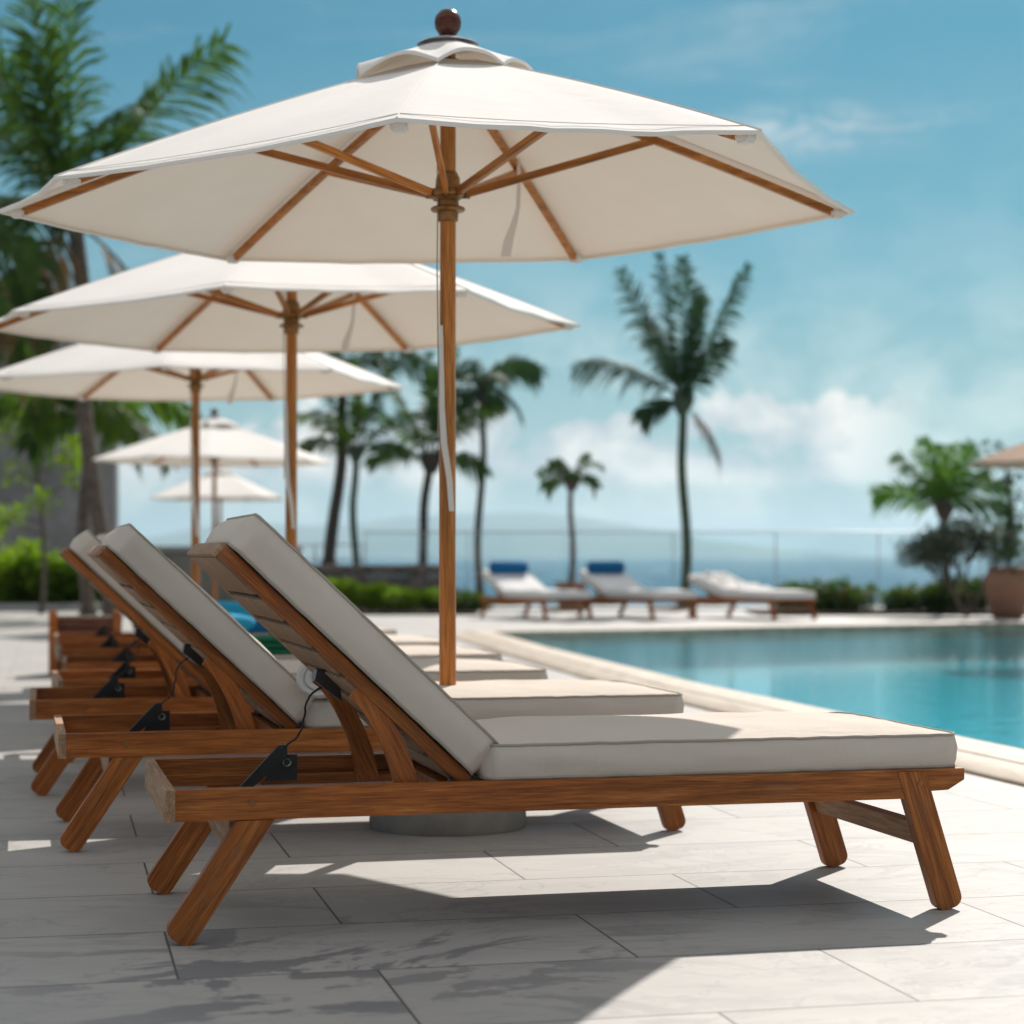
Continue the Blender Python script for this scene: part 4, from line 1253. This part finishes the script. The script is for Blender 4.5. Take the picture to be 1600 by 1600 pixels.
# ------------------------------------------------------------------ walls
root = empty('garden_wall', (0, 0, 0))
bm = bmesh.new(); box_bm(bm, (-17, 41.0, 0), (-8.2, 41.4, 6.3), .02)
finish('wall_face', bm, M['wall'], root)
bm = bmesh.new(); box_bm(bm, (-17.05, 40.9, 6.302), (-8.13, 41.5, 6.42), .015); finish('coping', bm, M['palewall'], root)
bm = bmesh.new(); box_bm(bm, (-17, 40.92, .002), (-8.18, 40.998, .28), .01); finish('plinth', bm, M['palewall'], root)
tag(root, 'tall weathered grey wall behind the lime shrubs and sapling', 'wall')
root = empty('parapet_wall', (-6.75, 34.9, 0))
bm = bmesh.new(); box_bm(bm, (0, 0, 0), (3.0, .3, 1.0), .015); finish('wall_face', bm, M['concrete'], root)
bm = bmesh.new(); box_bm(bm, (-.05, -.06, 1.002), (3.05, .36, 1.09), .015); finish('coping', bm, M['palewall'], root)
tag(root, 'low grey parapet wall with pale coping behind the wooden poles', 'wall')
# low rubble wall: courses of uneven blocks
root = empty('stone_wall', (-3.45, 33.0, 0)); rnd = random.Random(5)
bm = bmesh.new()
z = 0.0
for r_ in range(4):
    x = -.1 + rnd.random()*.1; hh = .17 + rnd.random()*.03
    while x < 2.5 - .12*r_:
        w = rnd.uniform(.22, .42)
        box_bm(bm, (x, rnd.uniform(-.02, .02), z), (x + w - .012, .35, z + hh - .010), .018); x += w
    z += hh
finish('blocks', bm, mat_plain('rubble_stone', (.17, .14, .125), .95, 0, .35, 3, .8, .02), root)
tag(root, 'low brown rubble stone wall at the foot of the leaning palms', 'wall')
# slatted wooden planter at the head of the row
root = empty('planter_box', (-3.50, 15.1, 0), ANG)
bm = bmesh.new()
for k in range(5): box_bm(bm, (0, .002*(k % 2), .03 + .085*k), (.50, .42, .108 + .085*k), .006)
finish('slats', bm, mat_wood('red_cedar', (.06, .022, .014), (.13, .050, .032), (.20, .085, .055), rough=.6), root)
for a in ((-.02, -.02), (.46, -.02), (-.02, .38), (.46, .38)):
    bm = bmesh.new(); box_bm(bm, (a[0], a[1], 0), (a[0]+.06, a[1]+.06, .49), .004)
    finish('corner_post', bm, M['teak'], root)
bm = bmesh.new(); box_bm(bm, (.03, .03, .40), (.47, .39, .452), 0); finish('soil', bm, M['soil'], root)
tag(root, 'reddish slatted wooden planter box behind the row of loungers', 'planter')
